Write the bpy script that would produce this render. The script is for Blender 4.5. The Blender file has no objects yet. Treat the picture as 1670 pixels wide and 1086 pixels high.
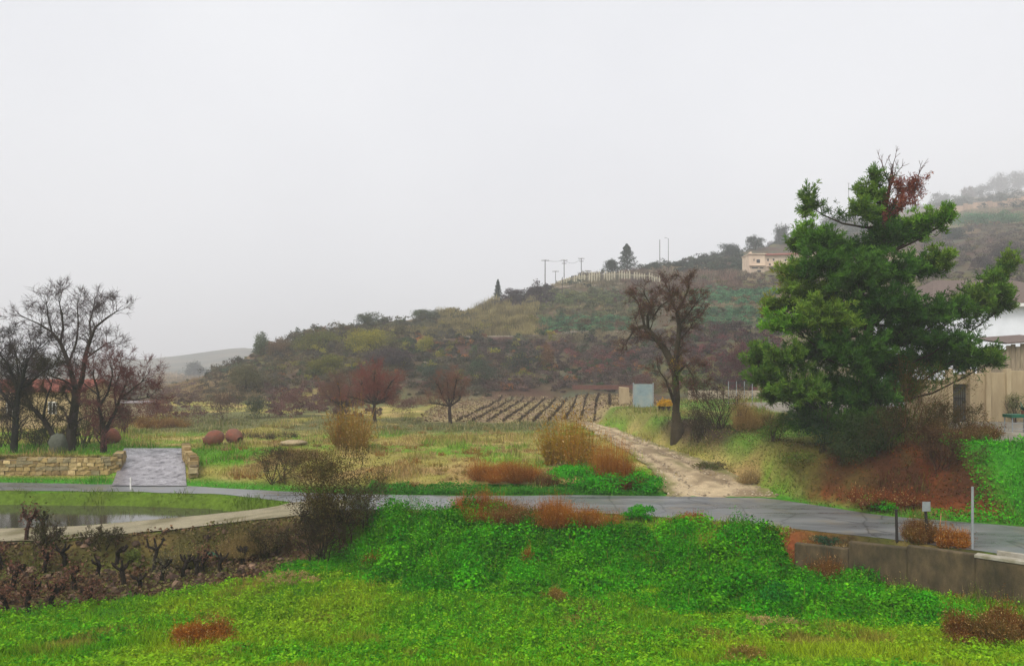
import bpy, math, random
import numpy as np
from mathutils import Vector

# ------------------------------------------------------------------ camera, sky, sun, exposure
random.seed(7)
R = np.random.default_rng(11)
sc = bpy.context.scene
col = sc.collection
F, V0, H = 1311.0, 600.0, 5.5            # focal length in photo pixels, horizon row, eye height above the road

cam_d = bpy.data.cameras.new('camera')
cam = bpy.data.objects.new('camera', cam_d)
col.objects.link(cam)
cam.location = (0, 0, H)
cam.rotation_euler = (math.radians(90), 0, 0)
cam_d.sensor_width = 36.0
cam_d.lens = 36.0 * F / 1670.0
cam_d.shift_y = (V0 - 543.0) / 1670.0
cam_d.clip_start = 0.1
cam_d.clip_end = 6000
sc.camera = cam

SUN_EL, SUN_AZ = math.radians(52), math.radians(200)
world = bpy.data.worlds.new('World')
sc.world = world
world.use_nodes = True
nt = world.node_tree
for n in list(nt.nodes):
    nt.nodes.remove(n)
wo = nt.nodes.new('ShaderNodeOutputWorld')
sky = nt.nodes.new('ShaderNodeTexSky')
sky.sky_type = 'NISHITA'
sky.sun_disc = False
sky.sun_elevation = SUN_EL
sky.sun_rotation = SUN_AZ
sky.dust_density = 4.0
hs = nt.nodes.new('ShaderNodeHueSaturation')
hs.inputs['Saturation'].default_value = 0.25
b1 = nt.nodes.new('ShaderNodeBackground')
b1.inputs['Strength'].default_value = 0.05
b2 = nt.nodes.new('ShaderNodeBackground')           # the even cloud deck
b2.inputs['Strength'].default_value = 1.0
# soft, large-scale variation of the cloud deck
wtc = nt.nodes.new('ShaderNodeTexCoord')
wn = nt.nodes.new('ShaderNodeTexNoise')
wn.inputs['Scale'].default_value = 2.2
wn.inputs['Detail'].default_value = 3.0
wr = nt.nodes.new('ShaderNodeValToRGB')
wr.color_ramp.elements[0].position = 0.25
wr.color_ramp.elements[0].color = (0.30, 0.303, 0.324, 1)
wr.color_ramp.elements[1].position = 0.75
wr.color_ramp.elements[1].color = (0.405, 0.405, 0.415, 1)
nt.links.new(wtc.outputs['Generated'], wn.inputs['Vector'])
nt.links.new(wn.outputs['Fac'], wr.inputs['Fac'])
nt.links.new(wr.outputs['Color'], b2.inputs['Color'])
add = nt.nodes.new('ShaderNodeAddShader')
nt.links.new(sky.outputs['Color'], hs.inputs['Color'])
nt.links.new(hs.outputs['Color'], b1.inputs['Color'])
nt.links.new(b1.outputs['Background'], add.inputs[0])
nt.links.new(b2.outputs['Background'], add.inputs[1])
nt.links.new(add.outputs['Shader'], wo.inputs['Surface'])

sun_d = bpy.data.lights.new('sun', 'SUN')
sun_d.energy = 1.5
sun_d.angle = math.radians(22)
sun_d.color = (1.0, 0.965, 0.91)
sun = bpy.data.objects.new('sun', sun_d)
col.objects.link(sun)
# sun stands behind the camera, a little to the left
sun_dir = Vector((math.sin(math.radians(-35)) * math.cos(SUN_EL), -math.cos(math.radians(-35)) * math.cos(SUN_EL), math.sin(SUN_EL)))
sun.rotation_euler = sun_dir.to_track_quat('Z', 'Y').to_euler()
sky.sun_rotation = math.atan2(sun_dir.x, sun_dir.y)

sc.view_settings.view_transform = 'Standard'
sc.view_settings.look = 'None'
sc.view_settings.exposure = 0.92
sc.view_settings.gamma = 1.0
sc.view_settings.use_curve_mapping = False
sc.cycles.volume_bounces = 1
sc.cycles.max_bounces = 6
sc.cycles.transparent_max_bounces = 4

# ------------------------------------------------------------------ helpers: maths
def ss(a, b, x):
    t = np.clip((np.asarray(x, float) - a) / (np.asarray(b, float) - a), 0, 1)
    return t * t * (3 - 2 * t)

_PERM = np.random.default_rng(3).random((256, 256))
def vnoise(x, y):
    x = np.asarray(x, float); y = np.asarray(y, float)
    xi = np.floor(x).astype(int); yi = np.floor(y).astype(int)
    fx = x - xi; fy = y - yi
    fx = fx * fx * (3 - 2 * fx); fy = fy * fy * (3 - 2 * fy)
    a = _PERM[xi & 255, yi & 255]; b = _PERM[(xi + 1) & 255, yi & 255]
    c = _PERM[xi & 255, (yi + 1) & 255]; d = _PERM[(xi + 1) & 255, (yi + 1) & 255]
    return (a * (1 - fx) + b * fx) * (1 - fy) + (c * (1 - fx) + d * fx) * fy
def fbm(x, y, s=1.0, o=4):
    t = 0; w = 1; tw = 0
    for k in range(o):
        t = t + w * vnoise(np.asarray(x) * s + 17.3 * k, np.asarray(y) * s + 9.1 * k)
        tw += w; w *= 0.55; s *= 2.03
    return t / tw
def interp(x, pts):
    return np.interp(x, [p[0] for p in pts], [p[1] for p in pts])
def lerp(a, b, t):
    return a + (b - a) * t

# ------------------------------------------------------------------ terrain
ROAD_FAR = [(-60, 39.5), (-24.6, 38.6), (-15.5, 37.6), (-12.5, 36.6), (-9.1, 35.5), (-3.6, 34.7), (4.4, 34.7), (10.8, 34.0), (12.1, 32.3), (13.9, 29.9), (17.9, 27.8), (24, 24.5), (40, 16.0)]
ROAD_NEAR = [(-60, 36.8), (-22.9, 36.0), (-17, 35.7), (-12.7, 35.0), (-9.4, 33.2), (-7.0, 31.2), (-5.5, 31.0), (-3, 31.0), (3.9, 30.3), (7.0, 29.0), (9.7, 27.4), (12.0, 25.9), (14.0, 24.2), (14.7, 23.4), (20, 19.0), (40, 8.0)]
TRACK_NEAR = [(-60, 26.0), (-16.5, 27.6), (-12, 28.6), (-7.7, 30.3), (-6, 31.0)]
TRACK_FAR = [(-60, 28.2), (-17.5, 30.0), (-13, 31.2), (-9.4, 32.6), (-7, 33.5)]
def road_far(x): return interp(x, ROAD_FAR)
def road_near(x): return interp(x, ROAD_NEAR)
def edge_near(x): return np.where(np.asarray(x) < -6.5, interp(x, TRACK_NEAR), interp(x, ROAD_NEAR))
def level(x): return interp(x, [(-60, -0.6), (-16, -0.5), (-11, -0.25), (-7, -0.03), (-6, 0.0), (60, 0.0)])
DIRT_L = [(34.2, 6.7), (36.5, 6.9), (40, 6.9), (49.4, 6.5), (61, 6.0), (68, 5.6), (74, 5.2)]
DIRT_R = [(34.2, 11.4), (36.5, 11.0), (40, 10.4), (49.4, 9.3), (61, 8.4), (68, 7.6), (74, 7.0)]
RIDGE = [(-700, 640, 150), (150, 640, 140), (260, 634, 140), (340, 608, 150), (420, 572, 155), (510, 541, 160), (590, 524, 165), (700, 518, 175),
         (760, 506, 185), (820, 488, 195), (885, 470, 205), (950, 450, 215), (1010, 441, 225), (1100, 428, 250), (1170, 416, 270),
         (1250, 400, 320), (1320, 376, 420), (1430, 352, 610), (1520, 334, 820), (1600, 320, 960), (1670, 310, 1060), (2000, 275, 1150), (2600, 240, 1200)]

def terrain(X, Y):
    X = np.asarray(X, float); Y = np.asarray(Y, float)
    # camera-side slope and meadow
    zm = np.interp(Y, [-80, -10, 0, 16, 21, 32, 60], [9, 5.6, 3.9, -0.43, -1.2, -1.25, -1.25])
    zm = zm + 0.10 * (fbm(X, Y, 0.35, 3) - 0.5)
    en = edge_near(X); rf = road_far(X); lv = level(X)
    w = interp(X, [(-60, 0.9), (-9, 1.2), (-6, 3.2), (-3, 5.2), (7.5, 4.6), (9.3, 1.2), (9.9, 0.42), (60, 0.4)])
    off = interp(X, [(-60, 0.1), (-6, 0.35), (8, 0.5), (9.9, 0.45), (60, 0.42)])
    z = lerp(zm, lv, ss(en - w - off, en - off, Y))
    # grass island between track and road, a hollow that holds water
    rise = ss(road_near(X) - 0.75, road_near(X) - 0.15, Y)
    z = np.where((X < -6.5) & (Y > en), lerp(lv, 0.0, rise), z)
    d1 = ss(0.15, 0.7, Y - (interp(X, TRACK_FAR) + 0.1)) * ss(0.5, 0.9, road_near(X) - Y) * ss(-9.6, -11.2, X) * (X < -7)
    z = z + (np.minimum(z, -0.62) - z) * d1
    # beyond the road
    field = np.interp(Y, [30, 45, 72, 105, 140, 300], [0.0, 0.62, 0.62, 1.5, 1.8, 2.5])
    bank = lerp(0.0, field, ss(rf + 0.4, rf + 4.6, Y)) + 0.22 * ss(rf + 1.5, rf + 4, Y) * (fbm(X, Y, 0.22, 3) - 0.5)
    # left-hand plateau behind the stone wall
    lw = ss(-19.2 - 0.42 * (Y - 38.5) + 0.2, -19.2 - 0.42 * (Y - 38.5) - 0.25, X)
    zl = lerp(0.03, 0.9, ss(41.0, 41.35, Y))
    bank = lerp(bank, np.maximum(zl, 0), lw * ss(rf + 0.3, rf + 0.6, Y))
    # driveway ramp
    dx = X - (-17.35 - 0.42 * (Y - 38.5))
    dm = (1 - ss(1.75, 2.1, np.abs(dx))) * ss(36.8, 37.4, Y)
    bank = lerp(bank, lerp(0.0, 0.76, ss(38.2, 46.5, Y)), dm * (Y < 49))
    # right-hand plateau with the bare tree, and the yard
    zp = interp(X, [(8, 2.05), (14, 2.1), (18, 2.5), (60, 2.9)])
    xr = interp(Y, DIRT_R)
    pm = ss(xr + 0.1, xr + 1.7, X + 0.5 * (fbm(X, Y, 0.5, 2) - 0.5)) * ss(rf + 0.5, rf + 5.0, Y)
    bank = lerp(bank, zp, pm)
    z = np.where(Y > rf, bank, z)
    # hill
    u = 835 + F * X / np.maximum(Y, 20.0)
    vr = np.interp(u, [r[0] for r in RIDGE], [r[1] for r in RIDGE])
    yr = np.interp(u, [r[0] for r in RIDGE], [r[2] for r in RIDGE])
    zr = H + (V0 - vr) / F * yr
    yf = np.interp(u, [-700, 200, 420, 700, 1030, 1120, 1260, 1700, 2600], [100, 100, 92, 98, 104, 84, 76, 70, 70])
    zf = np.where(u > 1080, 2.2, 1.4)
    t = (Y - yf) / (yr - yf)
    zh = zf + (zr - zf) * np.clip(t, 0, 1) ** 0.95
    over = np.maximum(Y - yr, 0)
    zh = zh + np.where(u > 1280, 0.12, -0.10) * np.minimum(over, 150)
    nz = fbm(X, Y, 0.03, 4) - 0.5
    zh = zh + nz * 3.0 * np.clip(t * 3, 0, 1) * np.clip(1.3 - t, 0.25, 1)
    st = np.interp(u, [0, 700, 1700], [2.2, 3.4, 5.0])
    k = zh / st
    fr = k - np.floor(k)
    zt = st * (np.floor(k) + ss(0.45, 0.95, fr))
    zh = lerp(zh, zt, 0.55 * np.clip(t * 4, 0, 1))
    z = lerp(z, np.maximum(zh, z * (t <= 0)), ss(yf - 2, yf + 6, Y))
    return z

def lines(segs):
    out = []
    for a, b, s in segs:
        n = max(1, int(round((b - a) / s)))
        out += list(np.linspace(a, b, n, endpoint=False))
    out.append(segs[-1][1])
    return np.array(out)
GX = lines([(-900, -320, 45), (-320, -110, 5), (-110, -34, 1.4), (-34, 34, 0.4), (34, 110, 1.4), (110, 300, 3.5), (300, 600, 8), (600, 900, 16)])
GY = lines([(-80, 10, 2.0), (10, 50, 0.32), (50, 110, 0.8), (110, 300, 1.7), (300, 560, 4.5), (560, 1200, 11), (1200, 1500, 50)])
MX, MY = np.meshgrid(GX, GY, indexing='ij')
MZ = terrain(MX, MY)
def gz(x, y):
    x = np.asarray(x, float); y = np.asarray(y, float)
    i = np.clip(np.searchsorted(GX, x) - 1, 0, len(GX) - 2); j = np.clip(np.searchsorted(GY, y) - 1, 0, len(GY) - 2)
    fx = (x - GX[i]) / (GX[i + 1] - GX[i]); fy = (y - GY[j]) / (GY[j + 1] - GY[j])
    return (MZ[i, j] * (1 - fx) + MZ[i + 1, j] * fx) * (1 - fy) + (MZ[i, j + 1] * (1 - fx) + MZ[i + 1, j + 1] * fx) * fy
_YS = np.geomspace(13.0, 1240.0, 900)
def hit(us, vs, ymin=0.0):
    """where the sight line of a photo pixel meets the land: x, y, z arrays"""
    us = np.atleast_1d(np.asarray(us, float)); vs = np.atleast_1d(np.asarray(vs, float))
    ox = np.zeros(len(us)); oy = np.zeros(len(us))
    for s in range(0, len(us), 4000):
        a = (us[s:s + 4000, None] - 835) / F; d = (vs[s:s + 4000, None] - V0) / F
        ys = _YS[None, :]
        below = (H - d * ys) <= gz(a * ys, np.broadcast_to(ys, (a.shape[0], len(_YS))))
        below &= ys >= ymin
        k = np.where(below.any(1), below.argmax(1), len(_YS) - 1)
        yy = _YS[k]
        ox[s:s + 4000] = a[:, 0] * yy; oy[s:s + 4000] = yy
    return ox, oy, gz(ox, oy)
def at(u, v, Y):
    return Vector(((u - 835) / F * Y, Y, H - (v - V0) / F * Y))

# ------------------------------------------------------------------ helpers: meshes
def tag(o, label=None, cat=None, group=None, kind=None):
    if label: o['label'] = label
    if cat: o['category'] = cat
    if group: o['group'] = group
    if cat and not kind: kind = 'thing'
    if kind: o['kind'] = kind
    return o
def link(o, parent=None):
    col.objects.link(o)
    if parent is not None:
        o.parent = parent
    return o
def empty(name, loc=(0, 0, 0)):
    o = bpy.data.objects.new(name, None)
    o.empty_display_size = 0.2
    o.location = loc
    return link(o)
def np_mesh(name, V, faces, mat, C=None, smooth=False):
    """V (n,3); faces (m,k) all of one size; C per-vertex colours (n,3)"""
    me = bpy.data.meshes.new(name)
    V = np.asarray(V, np.float32); faces = np.asarray(faces, np.int32)
    k = faces.shape[1]
    me.vertices.add(len(V)); me.vertices.foreach_set('co', V.ravel())
    me.loops.add(faces.size); me.loops.foreach_set('vertex_index', faces.ravel())
    me.polygons.add(len(faces))
    me.polygons.foreach_set('loop_start', np.arange(0, faces.size, k, dtype=np.int32))
    me.polygons.foreach_set('loop_total', np.full(len(faces), k, np.int32))
    if smooth:
        me.polygons.foreach_set('use_smooth', np.ones(len(faces), bool))
    if C is not None:
        a = me.color_attributes.new('Col', 'FLOAT_COLOR', 'POINT')
        c4 = np.ones((len(V), 4), np.float32); c4[:, :3] = np.clip(C, 0, 1)
        a.data.foreach_set('color', c4.ravel())
    me.update(calc_edges=True)
    me.materials.append(mat)
    return me
def obj(name, me, parent=None, loc=None):
    o = bpy.data.objects.new(name, me)
    if loc is not None: o.location = loc
    return link(o, parent)

class MB:
    """polygon collector (quads) for built objects"""
    def __init__(s): s.v = []; s.f = []
    def box(s, c, d, rz=0.0, taper=1.0, jit=0.0):
        n = len(s.v); cx, cy, cz = c; hx, hy, hz = d[0] / 2, d[1] / 2, d[2] / 2
        cr, sr = math.cos(rz), math.sin(rz)
        for z in (-1, 1):
            k = taper if z > 0 else 1
            for x, y in ((-1, -1), (1, -1), (1, 1), (-1, 1)):
                px, py = x * hx * k, y * hy * k
                j = [random.uniform(-jit, jit) for _ in range(3)]
                s.v.append((cx + px * cr - py * sr + j[0], cy + px * sr + py * cr + j[1], cz + z * hz + j[2]))
        for q in ((0, 3, 2, 1), (4, 5, 6, 7), (0, 1, 5, 4), (1, 2, 6, 5), (2, 3, 7, 6), (3, 0, 4, 7)):
            s.f.append(tuple(n + i for i in q))
        return s
    def quad(s, a, b, c, d):
        n = len(s.v); s.v += [tuple(a), tuple(b), tuple(c), tuple(d)]; s.f.append((n, n + 1, n + 2, n + 3)); return s
    def tube(s, pts, rad, n=8, cap=True):
        base = len(s.v)
        pts = [Vector(p) for p in pts]
        for i, p in enumerate(pts):
            d = (pts[min(i + 1, len(pts) - 1)] - pts[max(i - 1, 0)]).normalized()
            a = d.cross(Vector((0, 0, 1)) if abs(d.z) < 0.9 else Vector((1, 0, 0))).normalized()
            b = d.cross(a)
            r = rad[i] if hasattr(rad, '__len__') else rad
            for k in range(n):
                t = 2 * math.pi * k / n
                s.v.append(tuple(p + a * (math.cos(t) * r) + b * (math.sin(t) * r)))
        for i in range(len(pts) - 1):
            for k in range(n):
                k2 = (k + 1) % n
                s.f.append((base + i * n + k, base + i * n + k2, base + (i + 1) * n + k2, base + (i + 1) * n + k))
        if cap:
            for e in (0, len(pts) - 1):
                for k in range(1, n - 1, 2):
                    s.f.append((base + e * n, base + e * n + k, base + e * n + k + 1, base + e * n + min(k + 2, n - 1)) if k + 2 <= n - 1 else (base + e * n, base + e * n + k, base + e * n + k + 1))
        return s
    def mesh(s, name, mat, C=None, bevel=0, smooth=False):
        me = bpy.data.meshes.new(name)
        me.from_pydata(s.v, [], s.f)
        if C is not None:
            a = me.color_attributes.new('Col', 'FLOAT_COLOR', 'POINT')
            c4 = np.ones((len(s.v), 4), np.float32); c4[:, :3] = C
            a.data.foreach_set('color', c4.ravel())
        if smooth:
            me.polygons.foreach_set('use_smooth', np.ones(len(me.polygons), bool))
        me.materials.append(mat)
        me.update()
        return me
    def obj(s, name, mat, parent=None, C=None, smooth=False, bevel=0.0):
        o = obj(name, s.mesh(name, mat, C, smooth=smooth), parent)
        if bevel:
            m = o.modifiers.new('bevel', 'BEVEL'); m.width = bevel; m.segments = 2; m.limit_method = 'ANGLE'
        return o

def leaves(P, N, size, C, aspect=0.5, jit=0.25):
    """kite-shaped leaves: P centres, N normals, size lengths, C colours -> V, faces, colours"""
    n = len(P)
    N = N / np.maximum(np.linalg.norm(N, axis=1, keepdims=True), 1e-6)
    T = R.normal(size=(n, 3)); T -= N * (T * N).sum(1, keepdims=True)
    T /= np.maximum(np.linalg.norm(T, axis=1, keepdims=True), 1e-6)
    B = np.cross(N, T)
    s = (np.broadcast_to(size, (n,)) * R.uniform(0.65, 1.35, n))[:, None]
    a = P - T * s * 0.5
    b = P + B * s * 0.5 * aspect + T * s * 0.05 - N * s * 0.08
    c = P + T * s * 0.5 - N * s * 0.10
    d = P - B * s * 0.5 * aspect + T * s * 0.05 - N * s * 0.08
    V = np.stack([a, b, c, d], 1).reshape(-1, 3)
    fcs = np.arange(4 * n).reshape(n, 4)
    cc = C * (1 + jit * R.uniform(-1, 1, (n, 1)))
    return V, fcs, np.repeat(cc, 4, 0)
def blades(P, L, W, lean, C, jit=0.2, tip=0.25):
    """upright tapering blades rooted at P; lean = horizontal displacement vectors (n,2)"""
    n = len(P)
    ang = R.uniform(0, math.pi, n)
    s = np.stack([np.cos(ang), np.sin(ang), np.zeros(n)], 1) * (np.broadcast_to(W, (n,))[:, None] * 0.5)
    L = np.broadcast_to(L, (n,))
    top = P + np.concatenate([lean, L[:, None]], 1)
    V = np.stack([P - s, P + s, top + s * tip, top - s * tip], 1).reshape(-1, 3)
    cc = C * (1 + jit * R.uniform(-1, 1, (n, 1)))
    return V, np.arange(4 * n).reshape(n, 4), np.repeat(cc, 4, 0)
def join(parts):
    V = []; Fc = []; C = []; o = 0
    for v, f, c in parts:
        V.append(v); Fc.append(f + o); C.append(c); o += len(v)
    return np.concatenate(V), np.concatenate(Fc), np.concatenate(C)
def frusta(segs, sides, C, jit=0.1):
    """segs: array (n,8) p0 r0 p1 r1 -> quads; open tubes"""
    S = np.asarray(segs, float); n = len(S)
    p0, r0, p1, r1 = S[:, 0:3], S[:, 3], S[:, 4:7], S[:, 7]
    d = p1 - p0; d /= np.maximum(np.linalg.norm(d, axis=1, keepdims=True), 1e-6)
    ref = np.where(np.abs(d[:, 2:3]) < 0.9, np.array([[0, 0, 1.0]]), np.array([[1.0, 0, 0]]))
    a = np.cross(d, ref); a /= np.linalg.norm(a, axis=1, keepdims=True)
    b = np.cross(d, a)
    V = np.zeros((n, 2 * sides, 3))
    for k in range(sides):
        t = 2 * math.pi * k / sides
        o = a * math.cos(t) + b * math.sin(t)
        V[:, k] = p0 + o * r0[:, None]
        V[:, sides + k] = p1 + o * r1[:, None]
    q = np.array([[k, (k + 1) % sides, sides + (k + 1) % sides, sides + k] for k in range(sides)])
    Fc = (np.arange(n)[:, None, None] * 2 * sides + q[None]).reshape(-1, 4)
    c = np.broadcast_to(np.asarray(C, float), (n, 3)) * (1 + jit * R.uniform(-1, 1, (n, 1)))
    return V.reshape(-1, 3), Fc, np.repeat(c, 2 * sides, 0)

# ------------------------------------------------------------------ materials
def mat_new(name):
    m = bpy.data.materials.new(name); m.use_nodes = True
    n = m.node_tree
    for x in list(n.nodes): n.nodes.remove(x)
    out = n.nodes.new('ShaderNodeOutputMaterial')
    return m, n, out
def noise(n, scale, detail=6, rough=0.6, vec=None):
    t = n.nodes.new('ShaderNodeTexNoise'); t.inputs['Scale'].default_value = scale
    t.inputs['Detail'].default_value = detail; t.inputs['Roughness'].default_value = rough
    if vec is not None: n.links.new(vec, t.inputs['Vector'])
    return t
def ramp(n, fac, stops):
    r = n.nodes.new('ShaderNodeValToRGB')
    while len(r.color_ramp.elements) < len(stops): r.color_ramp.elements.new(0.5)
    for e, (p, c) in zip(r.color_ramp.elements, stops):
        e.position = p; e.color = (c[0], c[1], c[2], 1) if hasattr(c, '__len__') else (c, c, c, 1)
    n.links.new(fac, r.inputs['Fac'])
    return r
def mixc(n, a, b, fac, mode='MULTIPLY'):
    m = n.nodes.new('ShaderNodeMix'); m.data_type = 'RGBA'; m.blend_type = mode
    if hasattr(fac, 'default_value') or hasattr(fac, 'is_linked'): n.links.new(fac, m.inputs[0])
    else: m.inputs[0].default_value = fac
    for s, i in ((a, 6), (b, 7)):
        if hasattr(s, 'is_linked'): n.links.new(s, m.inputs[i])
        else: m.inputs[i].default_value = (s[0], s[1], s[2], 1)
    return m.outputs[2]
def geo_pos(n):
    g = n.nodes.new('ShaderNodeNewGeometry'); return g.outputs['Position']
def bump(n, h, strength, dist):
    b = n.nodes.new('ShaderNodeBump'); b.inputs['Strength'].default_value = strength; b.inputs['Distance'].default_value = dist
    n.links.new(h, b.inputs['Height']); return b.outputs['Normal']

def mat_leaf(name='leaf', trans=0.3, rough=0.7, spec=0.06):
    m, n, out = mat_new(name)
    a = n.nodes.new('ShaderNodeVertexColor'); a.layer_name = 'Col'
    p = n.nodes.new('ShaderNodeBsdfPrincipled')
    p.inputs['Roughness'].default_value = rough
    p.inputs['Specular IOR Level'].default_value = spec
    n.links.new(a.outputs['Color'], p.inputs['Base Color'])
    if trans:
        t = n.nodes.new('ShaderNodeBsdfTranslucent')
        n.links.new(a.outputs['Color'], t.inputs['Color'])
        x = n.nodes.new('ShaderNodeMixShader'); x.inputs[0].default_value = trans
        n.links.new(p.outputs[0], x.inputs[1]); n.links.new(t.outputs[0], x.inputs[2])
        n.links.new(x.outputs[0], out.inputs['Surface'])
    else:
        n.links.new(p.outputs[0], out.inputs['Surface'])
    return m
def mat_col(name, scale=8.0, lo=0.6, hi=1.25, rough=0.9, bstr=0.6, bdist=0.03, spec=0.08, rlo=None):
    """vertex colour times procedural grain, with relief"""
    m, n, out = mat_new(name)
    a = n.nodes.new('ShaderNodeVertexColor'); a.layer_name = 'Col'
    pos = geo_pos(n)
    t = noise(n, scale, 8, 0.65, pos)
    r = ramp(n, t.outputs['Fac'], [(0.25, lo), (0.75, hi)])
    t2 = noise(n, scale * 0.13, 4, 0.6, pos)
    r2 = ramp(n, t2.outputs['Fac'], [(0.3, 0.8), (0.7, 1.15)])
    c = mixc(n, a.outputs['Color'], r.outputs['Color'], 1.0)
    c = mixc(n, c, r2.outputs['Color'], 1.0)
    p = n.nodes.new('ShaderNodeBsdfPrincipled')
    p.inputs['Roughness'].default_value = rough; p.inputs['Specular IOR Level'].default_value = spec
    n.links.new(c, p.inputs['Base Color'])
    n.links.new(bump(n, t.outputs['Fac'], bstr, bdist), p.inputs['Normal'])
    n.links.new(p.outputs[0], out.inputs['Surface'])
    return m
def mat_plain(name, c, rough=0.7, metal=0.0, scale=5.0, lo=0.75, hi=1.15, bstr=0.3, bdist=0.01, stain=None, stretch=None):
    m, n, out = mat_new(name)
    pos = geo_pos(n)
    if stretch:
        mp = n.nodes.new('ShaderNodeMapping'); mp.inputs['Scale'].default_value = stretch
        n.links.new(pos, mp.inputs['Vector']); vec = mp.outputs['Vector']
    else: vec = pos
    t = noise(n, scale, 8, 0.65, vec)
    r = ramp(n, t.outputs['Fac'], [(0.25, lo), (0.75, hi)])
    cc = mixc(n, c, r.outputs['Color'], 1.0)
    if stain:
        t2 = noise(n, scale * 0.35, 6, 0.7, vec)
        r2 = ramp(n, t2.outputs['Fac'], [(0.42, 0.0), (0.66, 1.0)])
        cc = mixc(n, cc, stain, r2.outputs['Color'], 'MIX')
    p = n.nodes.new('ShaderNodeBsdfPrincipled')
    p.inputs['Roughness'].default_value = rough; p.inputs['Metallic'].default_value = metal
    p.inputs['Specular IOR Level'].default_value = 0.3
    n.links.new(cc, p.inputs['Base Color'])
    n.links.new(bump(n, t.outputs['Fac'], bstr, bdist), p.inputs['Normal'])
    n.links.new(p.outputs[0], out.inputs['Surface'])
    return m

LEAF = mat_leaf('leaf')
NEEDLE = mat_leaf('needle', trans=0.2, rough=0.6)
DRY = mat_leaf('dry_stalk', trans=0.25, rough=0.9, spec=0.03)
BARK = mat_col('bark', 14.0, 0.5, 1.3, 0.95, 0.9, 0.03)
GROUND = mat_col('ground', 5.5, 0.55, 1.35, 0.95, 0.9, 0.06)
STONE = mat_col('stone', 9.0, 0.6, 1.25, 0.9, 0.8, 0.03)
CLAY = mat_plain('clay', (0.20, 0.062, 0.035), 0.8, 0, 6, 0.6, 1.3, 0.4, 0.02, stain=(0.13, 0.075, 0.05))
CONCRETE = mat_plain('stained_concrete', (0.09, 0.064, 0.032), 0.92, 0, 3.2, 0.35, 1.45, 0.9, 0.06, stain=(0.03, 0.025, 0.012), stretch=(1.0, 1.0, 0.45))
COPING = mat_plain('coping', (0.36, 0.33, 0.27), 0.85, 0, 4, 0.7, 1.15, stain=(0.18, 0.16, 0.10))
PLASTER = mat_plain('tan_plaster', (0.42, 0.33, 0.20), 0.9, 0, 2.0, 0.75, 1.1, 0.2, 0.01, stain=(0.27, 0.20, 0.115), stretch=(1.3, 1.3, 0.3))
WHITEWALL = mat_plain('white_wall', (0.74, 0.76, 0.79), 0.85, 0, 1.5, 0.9, 1.05, 0.1, 0.01)
CREAM = mat_plain('cream_wall', (0.68, 0.54, 0.40), 0.9, 0, 1.2, 0.85, 1.08, 0.1, 0.01, stain=(0.5, 0.36, 0.27))
BEIGE = mat_plain('beige_wall', (0.50, 0.38, 0.20), 0.9, 0, 1.5, 0.8, 1.1, 0.2, 0.01)
TILE = mat_plain('roof_tile', (0.24, 0.075, 0.05), 0.85, 0, 6, 0.6, 1.25, 0.4, 0.03)
DARKROOF = mat_plain('dark_roof', (0.13, 0.095, 0.08), 0.85, 0, 6, 0.6, 1.25, 0.4, 0.03)
GLASS = mat_plain('dark_glass', (0.03, 0.03, 0.035), 0.25, 0, 3, 0.8, 1.1)
TIMBER = mat_plain('grey_timber', (0.30, 0.24, 0.16), 0.9, 0, 5, 0.5, 1.2, 0.5, 0.02, stretch=(2, 2, 0.25))
DARKWOOD = mat_plain('dark_wood', (0.022, 0.018, 0.015), 0.85, 0, 9, 0.6, 1.4, 0.4, 0.01)
METAL = mat_plain('galvanised', (0.30, 0.32, 0.33), 0.55, 0.3, 7, 0.75, 1.15, 0.1, 0.005)
SHEET = mat_plain('blue_sheet', (0.25, 0.33, 0.35), 0.6, 0.2, 3, 0.75, 1.1, 0.1, 0.005, stain=(0.33, 0.35, 0.32))
POLE = mat_plain('pole_wood', (0.085, 0.072, 0.065), 0.9, 0, 4, 0.7, 1.2)
WIRE = mat_plain('wire', (0.06, 0.06, 0.065), 0.6, 0.3)
GREENP = mat_plain('green_paint', (0.012, 0.10, 0.055), 0.5, 0, 6, 0.7, 1.2, 0.2, 0.01)
RUSTY = mat_plain('rusty_beam', (0.13, 0.055, 0.04), 0.85, 0, 4, 0.6, 1.25, 0.4, 0.02)
WHITEPOST = mat_plain('white_post', (0.72, 0.70, 0.66), 0.7)

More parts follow.
